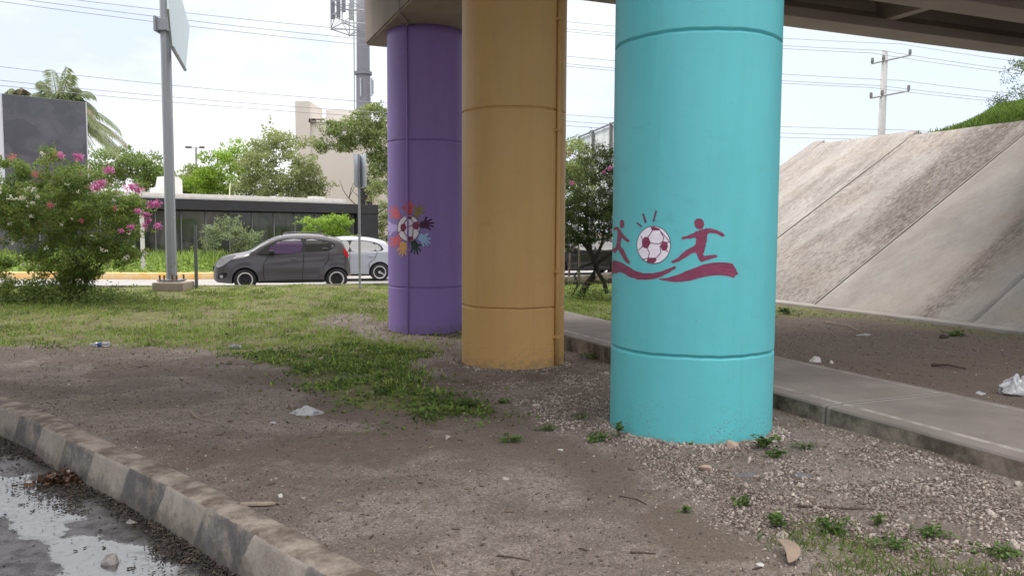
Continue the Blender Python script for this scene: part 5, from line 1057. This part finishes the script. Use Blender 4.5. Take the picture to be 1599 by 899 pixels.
def build_car(label, loc, rz, spec, paint, rim_mat, nspk, group='cars parked along the pale road'):
    L_, Wd, top, bot, plan, lat, wheels, wr = [spec[k] for k in ('L', 'W', 'top', 'bot', 'plan', 'lat', 'wheels', 'wr')]
    top = smooth_curve(top); bot = interp(bot); plan = smooth_curve(plan); lat = smooth_curve(lat)
    root = empty('parked_car', loc, rz, label, 'car', group)
    def hw(x): return Wd * plan(x)
    def rr(x): return min(.16 if top(x) < spec['belt'] + .08 else .085, (top(x) - bot(x)) * .4)
    def flare(x, z):
        s_ = 0
        for wx_ in wheels: d = math.hypot(x - wx_, z - wr); s_ += .022 * math.exp(-((d - wr - .05) / .09) ** 2)
        return s_
    def sy(x, z):
        cz = .62 + .075 * x; cr_ = .016 / (1 + math.exp(-(z - cz) / .018)) * math.exp(-max(0, z - cz) / .16) * min(1, max(0, (x - .9) / .8)); sg_ = -.016 * math.exp(-((z - .36 - .03 * x) / .05) ** 2) * (1.15 < x < L_ - .85)
        return hw(x) * lat(z) + flare(x, z) + cr_ + sg_
    xs = sorted(set([0, .015, .04, .08] + [round(v, 3) for v in np.linspace(.12, L_ - .12, 84)] + [L_ - .08, L_ - .04, L_ - .015, L_])); bm = bmesh.new(); rings = []
    K, A_ = 22, 10
    for x in xs:
        zb, zt_c = bot(x), top(x); r = rr(x); zs = zt_c - r; ys = sy(x, zs); sec = [(sy(x, zb) * .5, zb), (sy(x, zb) * .9, zb)]
        for k in range(K + 1): z = zb + .02 + (zs - zb - .02) * k / K; sec.append((sy(x, z), z))
        for k in range(1, A_ + 1): t = PI / 2 * k / A_; sec.append((ys * math.cos(t), zs + r * math.sin(t)))
        row = [(-y, z) for y, z in sec] + [(y, z) for y, z in sec[-2::-1]]
        rings.append([bm.verts.new((x, y, z)) for y, z in row])
    n = len(rings[0])
    for a, b in zip(rings, rings[1:]):
        for k in range(n):
            bm.faces.new((a[k], a[(k + 1) % n], b[(k + 1) % n], b[k]))
    bm.faces.new(rings[0]); bm.faces.new(rings[-1][::-1])
    body = obj('body', bm, [paint, M_TRIM], root, True)
    # wheel arches
    bm = bmesh.new()
    for wx_ in wheels:
        for sg in (-1, 1):
            M = Matrix.Translation((wx_, sg * (Wd + .05 - .2), wr)) @ Matrix.Rotation(PI / 2, 4, 'X'); lathe(bm, [(wr + .045, -.25), (wr + .045, .25)], 40, M)
    me = bm_mesh('cut', bm); me.materials.append(M_TRIM); cut = bpy.data.objects.new('cut', me); COL.objects.link(cut); cut.location = loc; cut.rotation_euler = (0, 0, rz)
    bpy.context.view_layer.update()
    md = body.modifiers.new('b', 'BOOLEAN'); md.object = cut; md.solver = 'EXACT'; md.operation = 'DIFFERENCE'; md.material_mode = 'TRANSFER'
    dg = bpy.context.evaluated_depsgraph_get(); nm = bpy.data.meshes.new_from_object(body.evaluated_get(dg)); body.modifiers.clear(); body.data = nm; nm.name = 'body'
    bpy.data.objects.remove(cut); nm.polygons.foreach_set('use_smooth', [True] * len(nm.polygons))
    try: nm.set_sharp_from_angle(angle=math.radians(38))
    except Exception: pass
    def decal(name, pts, mat, off=.004, k=2, parent=root, sides=(-1, 1), label=None):
        q = catmull(pts, k) if k > 1 else pts; res = []
        for sg in sides:
            b = bmesh.new(); vs = [b.verts.new((x, 0, z)) for x, z in q]
            from mathutils.geometry import tessellate_polygon
            for t3 in tessellate_polygon([[Vector((x, z, 0)) for x, z in q]]):
                try: b.faces.new([vs[i] for i in t3])
                except Exception: pass
            for axn, lo, hi in (((1, 0, 0), min(p[0] for p in q), max(p[0] for p in q)), ((0, 0, 1), min(p[1] for p in q), max(p[1] for p in q))):
                c = lo + .05
                while c < hi: bmesh.ops.bisect_plane(b, geom=b.verts[:] + b.edges[:] + b.faces[:], plane_co=tuple(a * c for a in axn), plane_no=axn); c += .05
            for v in b.verts: v.co.y = sg * (sy(v.co.x, min(v.co.z, top(v.co.x) - rr(v.co.x))) + off)
            for f in b.faces:
                f.normal_update()
                if f.normal.y * sg < 0: f.normal_flip()
            me = bpy.data.meshes.new(name); b.to_mesh(me); b.free(); o = link(name, me, mat, parent, True)
            if label: o['label'] = label
            res.append(o)
        return res
    def topglass(name, x0, x1, fr, mat, off=.006, inset=0):
        b = bmesh.new(); g_ = []
        for i in range(15):
            x = x0 + (x1 - x0) * i / 14; r = rr(x); ys = sy(x, top(x) - r); row = []
            for j in range(17):
                t = (j / 16 * 2 - 1) * fr; y = ys * t; z = top(x) - r + r * math.sqrt(max(0, 1 - t * t)); dx = .02; sl_ = (top(x + dx) - top(x - dx)) / (2 * dx); nn = math.hypot(1, sl_)
                row.append(b.verts.new((x - off * sl_ / nn, y, z + off / nn)))
            g_.append(row)
        for a, c in zip(g_, g_[1:]):
            for j in range(16): b.faces.new((a[j], c[j], c[j + 1], a[j + 1]))
        for f in b.faces:
            f.normal_update()
            if f.normal.z < 0: f.normal_flip()
        me = bpy.data.meshes.new(name); b.to_mesh(me); b.free(); return link(name, me, mat, root, True)
    if spec.get('surround'): decal('window_surround', spec['surround'], M_TRIM, .003)
    for w_, lab in spec['windows']: decal('window', w_, M_CGT if lab == 't' else M_CGL, .007, 2, label='purple tinted front side window' if lab == 't' else None)
    topglass('windshield', *spec['ws'], .93, M_CGL)
    topglass('rear_window', *spec['rw'], .80, M_CGL)
    for sm in spec['seams']:
        q = []
        for (xa, za), (xb, zb) in zip(sm, sm[1:]):
            for k in range(8): q.append((xa + (xb - xa) * k / 8, za + (zb - za) * k / 8))
        q.append(sm[-1])
        for sg in (-1, 1):
            b = bmesh.new(); tube(b, [(x, sg * (sy(x, z) + .001), z) for x, z in q], .008, 5); obj('door_seam', b, M_TRIM, root)
    for hx, hz in spec['handles']:
        for sg in (-1, 1):
            b = bmesh.new(); box(b, (hx, sg * (sy(hx, hz) + .016), hz), (.16, .03, .032), 0, .01); obj('door_handle', b, paint, root, True)
    for sg in (-1, 1):
        b = bmesh.new(); mx_, mz = spec['mirror']; box(b, (mx_, sg * (sy(mx_, mz) + .09), mz), (.13, .17, .13), 0, .04); box(b, (mx_ - .02, sg * (sy(mx_, mz) + .01), mz - .06), (.07, .08, .04)); obj('side_mirror', b, paint if spec.get('mpaint') else M_TRIM, root, True)
    decal('headlight', spec['head'], M_LAMP, .008); decal('tail_light', spec['tail'], M_TAIL, .010)
    if spec.get('fog'): decal('fog_light_recess', spec['fog'], M_TRIM, .004); decal('fog_light', ell(*spec['fogl'], 12), M_LAMP, .010, 1)
    if spec.get('sill'): decal('sill_trim', spec['sill'], M_TRIM, .003)
    if spec.get('rails'):
        for sg in (-1, 1):
            b = bmesh.new(); pts = [(x, sg * (sy(x, top(x) - .08) * .90), top(x) + dz) for x, dz in spec['rails']]; tube(b, pts, .014, 6); obj('roof_rail', b, M_RIMS if False else paint, root, True)
    b = bmesh.new(); box(b, (.0, 0, .42), (.03, .38, .15)); obj('number_plate', b, M_LAMP, root)
    b = bmesh.new(); box(b, (L_ + .004, 0, .66), (.03, .38, .15)); obj('number_plate', b, M_LAMP, root)
    b = bmesh.new(); box(b, (.03, 0, .60), (.07, .9, .12), 0, .02); obj('grille', b, M_TRIM, root)
    for wx_ in wheels:
        for sg in (-1, 1):
            M = Matrix.Translation((wx_, sg * (Wd - .10), wr)) @ Matrix.Rotation(-sg * PI / 2, 4, 'X')
            b = bmesh.new(); lathe(b, [(wr * .62, -.09), (wr * .93, -.095), (wr, -.07), (wr, .07), (wr * .93, .095), (wr * .66, .10), (wr * .62, .07)], 40, M)
            wo = obj('wheel', b, M_TYRE, root, True)
            b = bmesh.new(); lathe(b, [(wr * .60, .0), (wr * .66, .085), (wr * .70, .102), (wr * .66, .106), (wr * .58, .09), (wr * .56, .03), (.02, .03)], 40, M); obj('rim', b, M_CHR if rim_mat == M_RIMB else rim_mat, wo, True)
            b = bmesh.new()
            for k in range(nspk):
                a = 2 * PI * k / nspk + .3; R2 = Matrix.Rotation(a, 4, 'Z')
                vs = box(b, (wr * .30, 0, .065), (wr * .56, wr * (.20 if nspk < 6 else .15), .03), 0, .006)
                bmesh.ops.transform(b, matrix=M @ R2, verts=[v for v in b.verts if not v.tag]);
                for v in b.verts: v.tag = True
            lathe(b, [(wr * .16, .05), (wr * .15, .09), (.01, .095)], 16, M); obj('wheel_cover', b, rim_mat, wo, False)
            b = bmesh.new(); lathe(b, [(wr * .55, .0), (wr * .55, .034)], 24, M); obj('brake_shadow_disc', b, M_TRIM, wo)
    return root
LAT = [(.1, .90), (.22, .955), (.40, .992), (.6, 1.0), (.8, .985), (.98, .955), (1.04, .93), (1.25, .84), (1.52, .70)]
spark = dict(L=3.6, W=.80, belt=1.02, wr=.29, wheels=(.82, 3.20), lat=LAT,
    top=[(0, .52), (.03, .70), (.12, .83), (.3, .92), (.55, .985), (.80, 1.03), (.92, 1.075), (1.25, 1.275), (1.62, 1.45), (1.9, 1.515), (2.3, 1.535), (2.75, 1.515), (3.1, 1.455), (3.3, 1.40), (3.38, 1.31), (3.47, 1.12), (3.55, .93), (3.59, .66), (3.6, .50)],
    bot=[(0, .30), (.1, .22), (.5, .19), (1.2, .20), (2.8, .20), (3.3, .25), (3.6, .40)],
    plan=[(0, .60), (.05, .74), (.15, .86), (.35, .95), (.7, .985), (1.2, 1.0), (2.6, 1.0), (3.1, .985), (3.4, .93), (3.53, .84), (3.6, .70)],
    surround=[(1.12, .985), (1.35, 1.17), (1.58, 1.315), (1.85, 1.385), (2.35, 1.395), (2.75, 1.375), (3.05, 1.315), (3.17, 1.25), (3.16, 1.17), (2.98, 1.06), (2.4, 1.03), (1.7, .96), (1.35, .93)],
    windows=[([(1.52, 1.05), (1.46, 1.14), (1.66, 1.285), (1.88, 1.355), (2.27, 1.362), (2.26, 1.045), (1.75, .985), (1.60, .99)], 't'), ([(2.42, 1.055), (2.42, 1.362), (2.72, 1.345), (2.84, 1.31), (2.95, 1.09), (2.93, 1.07)], 'g'), ([(2.89, 1.30), (3.03, 1.275), (3.12, 1.225), (3.12, 1.17), (3.02, 1.09), (2.98, 1.09)], 'g')],
    ws=(.98, 1.72), rw=(3.34, 3.49), seams=[[(1.42, .92), (1.30, .72), (1.28, .45), (1.32, .27)], [(2.34, 1.03), (2.32, .75), (2.30, .27)], [(3.0, 1.06), (2.98, .80), (2.85, .62), (2.84, .5)]],
    handles=[(2.08, .845), (2.9, 1.12)], mirror=(1.50, 1.02), head=[(.10, .63), (.13, .80), (.30, .90), (.52, .955), (.60, .93), (.40, .78), (.25, .66)], tail=[(3.40, 1.12), (3.47, 1.08), (3.54, .95), (3.52, .88), (3.45, .90), (3.40, 1.0)],
    fog=[(.12, .34), (.14, .43), (.30, .49), (.38, .46), (.32, .36), (.2, .32)], fogl=(.22, .385, .045, .045), sill=[(1.2, .205), (1.2, .26), (2.75, .29), (2.8, .21)], rails=[(1.75, -.02), (1.85, .03), (2.3, .035), (2.8, .03), (2.98, -.03)])
gol = dict(L=3.9, W=.82, belt=.98, wr=.30, wheels=(.86, 3.32), lat=[(.1, .90), (.22, .955), (.40, .992), (.6, 1.0), (.8, .985), (.95, .955), (1.0, .93), (1.2, .84), (1.5, .70)],
    top=[(0, .50), (.04, .66), (.14, .74), (.4, .83), (.8, .91), (1.02, .97), (1.3, 1.15), (1.68, 1.36), (1.95, 1.44), (2.4, 1.465), (2.9, 1.44), (3.3, 1.37), (3.52, 1.30), (3.68, 1.12), (3.80, .95), (3.87, .78), (3.9, .52)],
    bot=[(0, .28), (.1, .2), (.5, .18), (3.3, .2), (3.9, .36)], plan=[(0, .62), (.05, .76), (.15, .88), (.4, .96), (.8, 1.0), (3.0, 1.0), (3.5, .96), (3.75, .86), (3.9, .70)],
    surround=[(1.30, .96), (1.55, 1.14), (1.8, 1.27), (2.1, 1.32), (2.6, 1.33), (3.0, 1.30), (3.30, 1.22), (3.42, 1.1), (3.40, .99), (2.8, .975), (1.9, .955)],
    windows=[([(1.55, .985), (1.62, 1.12), (1.85, 1.245), (2.1, 1.295), (2.32, 1.30), (2.32, .985)], 'g'), ([(2.44, .985), (2.44, 1.305), (2.8, 1.295), (3.12, 1.24), (3.16, 1.0)], 'g'), ([(3.2, 1.01), (3.17, 1.21), (3.28, 1.18), (3.36, 1.10), (3.35, 1.01)], 'g')],
    ws=(1.08, 1.78), rw=(3.58, 3.80), seams=[[(1.5, .95), (1.40, .7), (1.42, .25)], [(2.38, .97), (2.36, .25)], [(3.25, .96), (3.15, .72), (2.98, .6), (2.98, .4)]],
    handles=[(2.2, .80), (3.05, .83)], mirror=(1.58, 1.0), mpaint=True, head=[(.06, .56), (.1, .66), (.42, .77), (.5, .74), (.3, .60)], tail=[(3.7, .95), (3.83, .86), (3.84, .72), (3.74, .72), (3.66, .84)], sill=[(1.2, .19), (1.2, .235), (2.95, .245), (2.95, .195)])
g0 = atY(332, 450, 21.0)
build_car('dark grey compact hatchback with white ringed wheels parked beside the lawn', (g0[0] - .22, 21.0 + .78, -.005), math.radians(15.5), spark, carpaint('dark_grey_paint', (.085, .078, .088), .35, .33), M_RIMB, 5)
g0 = atY(593, 440, 26.0); build_car('silver white hatchback behind the dark grey one, cut off by the purple column', (g0[0] - 3.40, 26.0 - .05, -.035), math.radians(13), gol, carpaint('silver_paint', (.40, .42, .47), .35, .35), M_RIMS, 8)
suv = dict(spark); suv.update(L=3.9, W=.85)
gk = dict(gol); g0 = atY(918, 425, 30)
build_car('black car partly seen through the bush between the ochre and turquoise columns', (g0[0] - 2.2, 30.2, -.04), .35, gk, carpaint('black_paint', (.012, .012, .014), .2, .25), M_RIMS, 8)

# ------------------------------------------------------------------ litter, stones, sticks, small plants
def crumple(name, loc, size, mat, label, cat, seed, rz=0, flat=.4, nsub=3, group=None):
    g = np.random.default_rng(seed)
    if mat is M_PLAS:
        bm = bmesh.new(); bmesh.ops.create_icosphere(bm, subdivisions=4, radius=1)
        for v in bm.verts:
            p = np.array(v.co); a = math.atan2(p[1], p[0]); q1 = float(vnoise(a * 1.1 + 9, p[2] * 1.2, 1.3, seed)); q2 = float(vnoise(p[0] * 1.5 + p[2], p[1] * 1.5 - p[2], 1.9, seed + 1)); q3 = float(vnoise(p[0] + 5, p[1] + p[2] * 2, 6.0, seed + 5))
            k = .35 + .9 * q1 + .0 * q3; v.co = Vector((p[0] * k, p[1] * k, max(-.2, p[2]) * (.25 + 1.1 * q2 + .5 * abs(q3 - .5)) + .22 * abs(q3 - .5)))
        bmesh.ops.transform(bm, matrix=Matrix.Diagonal((size[0] / 1.7, size[1] / 1.7, size[2], 1)), verts=bm.verts)
    else:
        bm = bmesh.new(); P = g.normal(size=(11, 3)); P /= np.linalg.norm(P, axis=1)[:, None]; P *= g.uniform(.75, 1.1, (11, 1))
        for p in P: bm.verts.new(p)
        h = bmesh.ops.convex_hull(bm, input=bm.verts[:]); bmesh.ops.delete(bm, geom=[v for v in bm.verts if not v.link_faces], context='VERTS')
        bmesh.ops.bevel(bm, geom=bm.edges[:], offset=.07, segments=1, affect='EDGES')
        bmesh.ops.transform(bm, matrix=Matrix.Diagonal((size[0] / 2, size[1] / 2, size[2], 1)), verts=bm.verts)
    o = obj(name, bm, mat); o.location = loc; o.rotation_euler = (0, 0, rz); tag(o, label, cat, group); return o
def G(px, py, dz=0): 
    p = atZ(px, py, 0)
    for _ in range(6): p = atZ(px, py, float(gz(p[0], p[1])))
    return (p[0], p[1], float(gz(p[0], p[1])) + dz)
m = MB('thin_plastic', .5, .4); m.col(m.mix(m.noise(m.ob(), 30, 4), (.36, .36, .38), (.56, .56, .58))); m.b.inputs['Transmission Weight'].default_value = .25; M_PLAS = m.m
M_ROCK = simple('pale_rock', (.36, .32, .28), .9, .3, 25, bump=.6); M_ROCKP = simple('pinkish_rock', (.42, .30, .24), .9, .25, 25, bump=.5); M_STICK = simple('dry_stick', (.30, .24, .185), .9, .3, 30); M_DSTICK = simple('dark_stick', (.085, .06, .045), .9, .3, 30)
crumple('plastic_bag', G(476, 647, .01), (.26, .13, .05), M_PLAS, 'crumpled white plastic bag on the bare soil near the green weeds', 'plastic bag', 3)
crumple('plastic_bag', G(1590, 614, .02), (.42, .25, .16), M_PLAS, 'large crumpled white plastic bag at the right edge beyond the sidewalk', 'plastic bag', 5, .3)
crumple('paper_scrap', G(367, 544, .012), (.17, .1, .05), M_PLAS, 'small crumpled white wrapper where lawn meets soil, left of the columns', 'litter', 6)
crumple('paper_scrap', G(427, 660, .0), (.06, .03, .012), M_PLAS, 'tiny white scrap just left below the crumpled bag', 'litter', 7)
crumple('paper_scrap', G(1350, 524, .0), (.22, .08, .03), M_PLAS, 'flat pale scrap on the brown soil in front of the embankment', 'litter', 8)
crumple('paper_scrap', G(484, 566, .0), (.09, .04, .02), M_PLAS, 'white scrap in the weeds left of the purple column base', 'litter', 9)
crumple('paper_scrap', G(1530, 616, .0), (.10, .04, .03), M_PLAS, 'small white scrap just left of the large plastic bag', 'litter', 10)
crumple('rock', G(1274, 565, .01), (.20, .14, .085), simple('whitish_rock', (.52, .50, .48), .85), 'rounded whitish stone on the far edge of the sidewalk', 'stone', 11)
crumple('rock', G(1298, 567, .01), (.065, .06, .045), simple('whitish_stone', (.52, .50, .48), .85), 'small white stone beside the rounded whitish one past the sidewalk', 'stone', 12)
crumple('rock', G(1140, 700, .015), (.17, .11, .06), M_ROCKP, 'flat pinkish stone against the foot of the turquoise column', 'stone', 13)
crumple('rock', G(1103, 733, .01), (.14, .10, .03), M_ROCKP, 'flat tan stone in the gravel in front of the turquoise column', 'stone', 14)
for px, py, sz, lab in ((672, 650, .055, 'pale stone in the weeds, left one of two below the ochre column'), (727, 648, .055, 'pale stone in the weeds, right one of two below the ochre column'), (698, 685, .075, 'pale flat stone on the soil below the two stones in the weeds'), (438, 775, .045, 'small white stone on the soil above the middle of the kerb'), (875, 703, .05, 'white stone on the soil left of the turquoise column'), (107, 602, .10, 'brownish stone on bare soil at the far left'), (1223, 838, .085, 'pale stone touching the tip of the half round dry leaf'), (1165, 832, .05, 'small stone left of the half round dry leaf'), (1187, 884, .05, 'white pebble at the bottom edge, left below the dry leaf'), (790, 748, .06, 'flat pale stone in the middle of the bare soil'), (882, 596, .08, 'grey stone at the right foot of the ochre column'), (500, 563, .16, 'dull grey stone among the weeds left of the ochre column'), (1585, 757, .11, 'rounded pale stone against the sidewalk edge at the right')):
    crumple('stone', G(px, py, .004), (sz, sz * .75, sz * .4), M_ROCK if 'white' not in lab else MATS['whitish_stone'] if 'whitish_stone' in MATS else M_ROCK, lab, 'stone', int(px), nsub=2, group='stones on the bare soil')
crumple('rock', (*atZ(172, 878, -.27)[:2], -.26), (.13, .10, .06), simple('wet_rock', (.22, .20, .19), .3, .4, 30), 'pale wet stone lying in the puddle', 'stone', 17)
crumple('rock', (*atZ(204, 818, -.27)[:2], -.265), (.11, .07, .03), MATS['wet_rock'], 'flat wet stone between the puddle and the kerb', 'stone', 18)
M_SLAB = simple('grey_slab', (.14, .13, .14), .9, .3, 30, bump=.5)
for px, py, lab in ((1170, 742, 'flat dark grey chunk of asphalt in the gravel, the left one of two'), (1248, 741, 'flat dark grey chunk of asphalt in the gravel, the right one of two')): crumple('asphalt_chunk', G(px, py, .0), (.27 if px < 1200 else .2, .12, .018), M_SLAB, lab, 'asphalt chunk', px, nsub=2)
crumple('dirt_clod', G(1475, 528, .0), (.24, .15, .07), M_CLOD, 'dark clod of earth on the soil near the foot of the embankment', 'clod', 23)
def stick(pts, rad, mat, label, name='stick', r2=None):
    P = [G(x, y, rad * .8 + dz) for x, y, dz in pts]; bm = bmesh.new(); tube(bm, P, [rad * (1 - .5 * i / (len(P) - 1)) for i in range(len(P))], 6); tag(obj(name, bm, mat, None, True), label, 'stick')
stick([(297, 645, .02), (303, 651, .01), (312, 655, .0), (322, 658, 0), (328, 661, .012)], .009, M_STICK, 'pale twisted twig on the soil left of the plastic bag')
stick([(1245, 791, 0), (1280, 794, .005), (1330, 795, 0), (1366, 796, 0)], .008, M_DSTICK, 'long straight dark stick lying in the gravel at the right')
stick([(776, 868, 0), (800, 871, .003), (827, 875, 0)], .005, M_DSTICK, 'thin dark twig near the bottom middle of the soil')
stick([(984, 863, 0), (1004, 864, .003), (1024, 865, 0)], .006, M_DSTICK, 'dark twig on the soil at the bottom, right of centre')
stick([(671, 878, .03), (675, 886, .01), (681, 897, 0)], .004, M_STICK, 'pale twig end sticking up at the bottom edge')
stick([(967, 775, 0), (995, 780, .0), (1010, 788, 0)], .005, M_DSTICK, 'curved dark twig on the soil below the turquoise column')
stick([(1298, 566, 0)] and [(1455, 573, .01), (1480, 573, .015), (1508, 577, 0)], .02, M_DSTICK, 'thick dark stick on the soil beyond the sidewalk')
stick([(1290, 505, .02), (1325, 510, .01), (1345, 521, .0)], .015, M_STICK, 'pale pipe end lying in the grass at the foot of the embankment')
# bark strip and half round dry leaf
bm = bmesh.new(); p = G(403, 790, .012); prism(bm, [(-.10, -.012), (-.05, -.02), (.06, -.018), (.10, 0), (.07, .016), (-.02, .014), (-.09, .006)], 0, .012, 'z'); o = obj('bark_strip', bm, M_STICK); o.location = p; o.rotation_euler = (.05, .03, .12); tag(o, 'flat pale strip of bark on the soil just above the kerb', 'bark')
lv = [(0, 0), (.012, .05), (.028, .10), (.020, .15), (-.006, .195), (-.02, .165), (-.022, .10), (-.014, .05)]
p = G(1240, 884, .01); bm = bmesh.new(); cen = catmull([(-.028, .0), (-.030, .06), (-.034, .12), (-.045, .19), (0, .175), (.032, .13), (.040, .08), (.022, .03)], 4); top_ = [bm.verts.new((x, y * .95, .012 + .05 * math.sin(y * 14) * .35 + x * .25)) for x, y in cen]
bm.faces.new(top_); bmesh.ops.triangulate(bm, faces=bm.faces[:]); r = bmesh.ops.extrude_face_region(bm, geom=bm.faces[:]); [setattr(v.co, 'z', v.co.z + .003) for v in r['geom'] if isinstance(v, bmesh.types.BMVert)]
o = obj('dry_leaf', bm, simple('dry_leaf_brown', (.27, .205, .16), .8, .3, 20)); o.location = p; o.rotation_euler = (.25, .15, -.05); tag(o, 'half round dry brown leaf at the bottom right edge of the soil', 'leaf')
# water bottle
bo = empty('plastic_bottle', G(158, 541, .034), .12, 'clear plastic water bottle with blue label lying on the grass edge', 'bottle')
M_BOT = MB('clear_bottle', .12, .6); M_BOT.col((.72, .74, .80)); M_BOT.b.inputs['Transmission Weight'].default_value = .6
Mx = Matrix.Rotation(PI / 2, 4, 'Y'); bm = bmesh.new(); lathe(bm, [(.012, -.13), (.013, -.115), (.02, -.10), (.032, -.07), (.031, -.02), (.033, -.0), (.031, .03), (.033, .10), (.028, .125), (.01, .13)], 20, Mx); obj('bottle_body', bm, M_BOT.m, bo, True)
bm = bmesh.new(); lathe(bm, [(.0335, -.045), (.0335, .01)], 20, Mx); obj('bottle_label', bm, simple('blue_label', (.12, .16, .42), .5), bo, True); bm = bmesh.new(); lathe(bm, [(.014, -.15), (.014, -.125)], 14, Mx); obj('cap', bm, simple('white_cap', (.6, .6, .65), .4), bo, True)
# dead leaf heap in the gutter
hp_ = atZ(100, 752, -.25); g = np.random.default_rng(77); n = 260; P = np.array([hp_[0], hp_[1], -.25]) + g.normal(size=(n, 3)) * np.array([.10, .055, .0]); P[:, 2] += np.abs(g.normal(size=n)) * .035 * np.exp(-((P[:, 0] - hp_[0]) / .12) ** 2) + .008
v, f, r = scatter('d', LEAF_V, LEAF_F, P, rotmats(n, g=g, flat=60), .055 * g.uniform(.5, 1.3, n)); tag(link('dead_leaf_heap', mesh_np('dead_leaf_heap', v, f, {'rnd': r}), foliage('dead_leaves', (.018, .012, .009), (.16, .085, .05), 0, (.38, .30, .24), .93)), 'soggy heap of brown dead leaves against the foot of the kerb', 'leaf heap', kind='stuff')
# small weed plants, each a plant of its own
F_WEED = foliage('weed_leaves', (.055, .095, .025), (.15, .23, .065), .35); M_STEM = simple('weed_stem', (.12, .16, .05), .7)
def weed(px, py, w_, h_, n, leaf, label, seed, p=None):
    g = np.random.default_rng(seed); gr = random.Random(seed); p = p or G(px, py); root = empty('weed_plant', p, 0, label, 'weed', 'small weeds in the gravel'); bm = bmesh.new(); P = []
    for k in range(max(5, n // 9)):
        a = gr.uniform(0, 2 * PI); rr_ = w_ / 2 * gr.uniform(.2, 1); hh = h_ * gr.uniform(.4, 1); q = (rr_ * math.cos(a), rr_ * math.sin(a) * .6, hh); tube(bm, [(0, 0, -.01), (q[0] * .4, q[1] * .4, hh * .7), q], .0022, 4)
        for j in range(9): t = gr.uniform(.35, 1.05); P.append((q[0] * t + gr.gauss(0, leaf * .35), q[1] * t + gr.gauss(0, leaf * .35), hh * min(1, .5 + t * .5) + gr.gauss(0, leaf * .3)))
    obj('stems', bm, M_STEM, root); P = np.array(P); P[:, 2] = np.maximum(P[:, 2], .01); m_ = len(P)
    v, f, r = scatter('w', [(0, 0, 0), (.42, .35, .03), (.3, .85, 0), (-.3, .85, 0), (-.42, .35, .03)], [(0, 1, 2, 3, 4)], P, rotmats(m_, flat=38, g=g), leaf * g.uniform(.6, 1.2, m_)); link('leaves', mesh_np('leaves', v, f, {'rnd': r}), F_WEED, root)
for a in ((1160, 790, .16, .06, 70, .026, 'small leafy weed in the gravel below the two grey chunks'), (1214, 822, .13, .09, 80, .03, 'upright round leaved weed right of the curved twig, above the dry leaf'), (1300, 832, .26, .08, 150, .026, 'spreading weed in the gravel right of the dry leaf'), (1370, 820, .10, .07, 50, .026, 'small weed at the right end of the long dark stick'), (1190, 700, .26, .10, 110, .04, 'broad leaved weed at the right foot of the turquoise column'), (1135, 692, .08, .07, 24, .035, 'little weed touching the front of the turquoise column'), (1215, 715, .22, .06, 60, .035, 'low weed on gravel just right of the turquoise column foot'), (1260, 700, .2, .05, 60, .026, 'dull low weed between the turquoise column and the sidewalk'),
          (965, 683, .14, .14, 60, .03, 'weed with thin shoots at the left foot of the turquoise column'), (930, 690, .3, .07, 130, .028, 'weed patch left of the turquoise column foot'), (800, 690, .26, .06, 110, .026, 'weed patch in the soil halfway between ochre and turquoise columns'), (790, 630, .2, .06, 90, .026, 'weed tuft in the gravel below the ochre column'), (725, 635, .34, .09, 220, .028, 'bushy weed clump at the tip of the green weeds'), (1075, 697, .07, .04, 24, .022, 'tiny weed at the front foot of the turquoise column'), (1065, 800, .14, .04, 40, .022, 'tiny weed where soil meets gravel below the turquoise column'), (1225, 490, .5, .12, 160, .05, 'leafy clump at the foot of the embankment beside the turquoise column'), (1490, 525, .5, .10, 130, .05, 'leafy clump at the foot of the embankment near the right edge'), (1455, 838, .3, .06, 150, .022, 'low spreading weed at the bottom right corner, right of the fine grass'), (1390, 858, .3, .06, 160, .022, 'low weed patch in the fine grass right of the dry leaf'), (1560, 870, .34, .06, 150, .024, 'weed patch in the bottom right corner'), (850, 672, .24, .05, 90, .024, 'thin weed patch in the gravel left of the turquoise column'), (905, 655, .2, .05, 60, .024, 'small weed in gravel close to the left side of the turquoise column'), (925, 560, .5, .08, 160, .03, 'weed strip along the sidewalk edge between the ochre and turquoise columns'), (1560, 800, .0, .0, 0, .0, '')):
    if a[4]: weed(*a, seed=a[0])
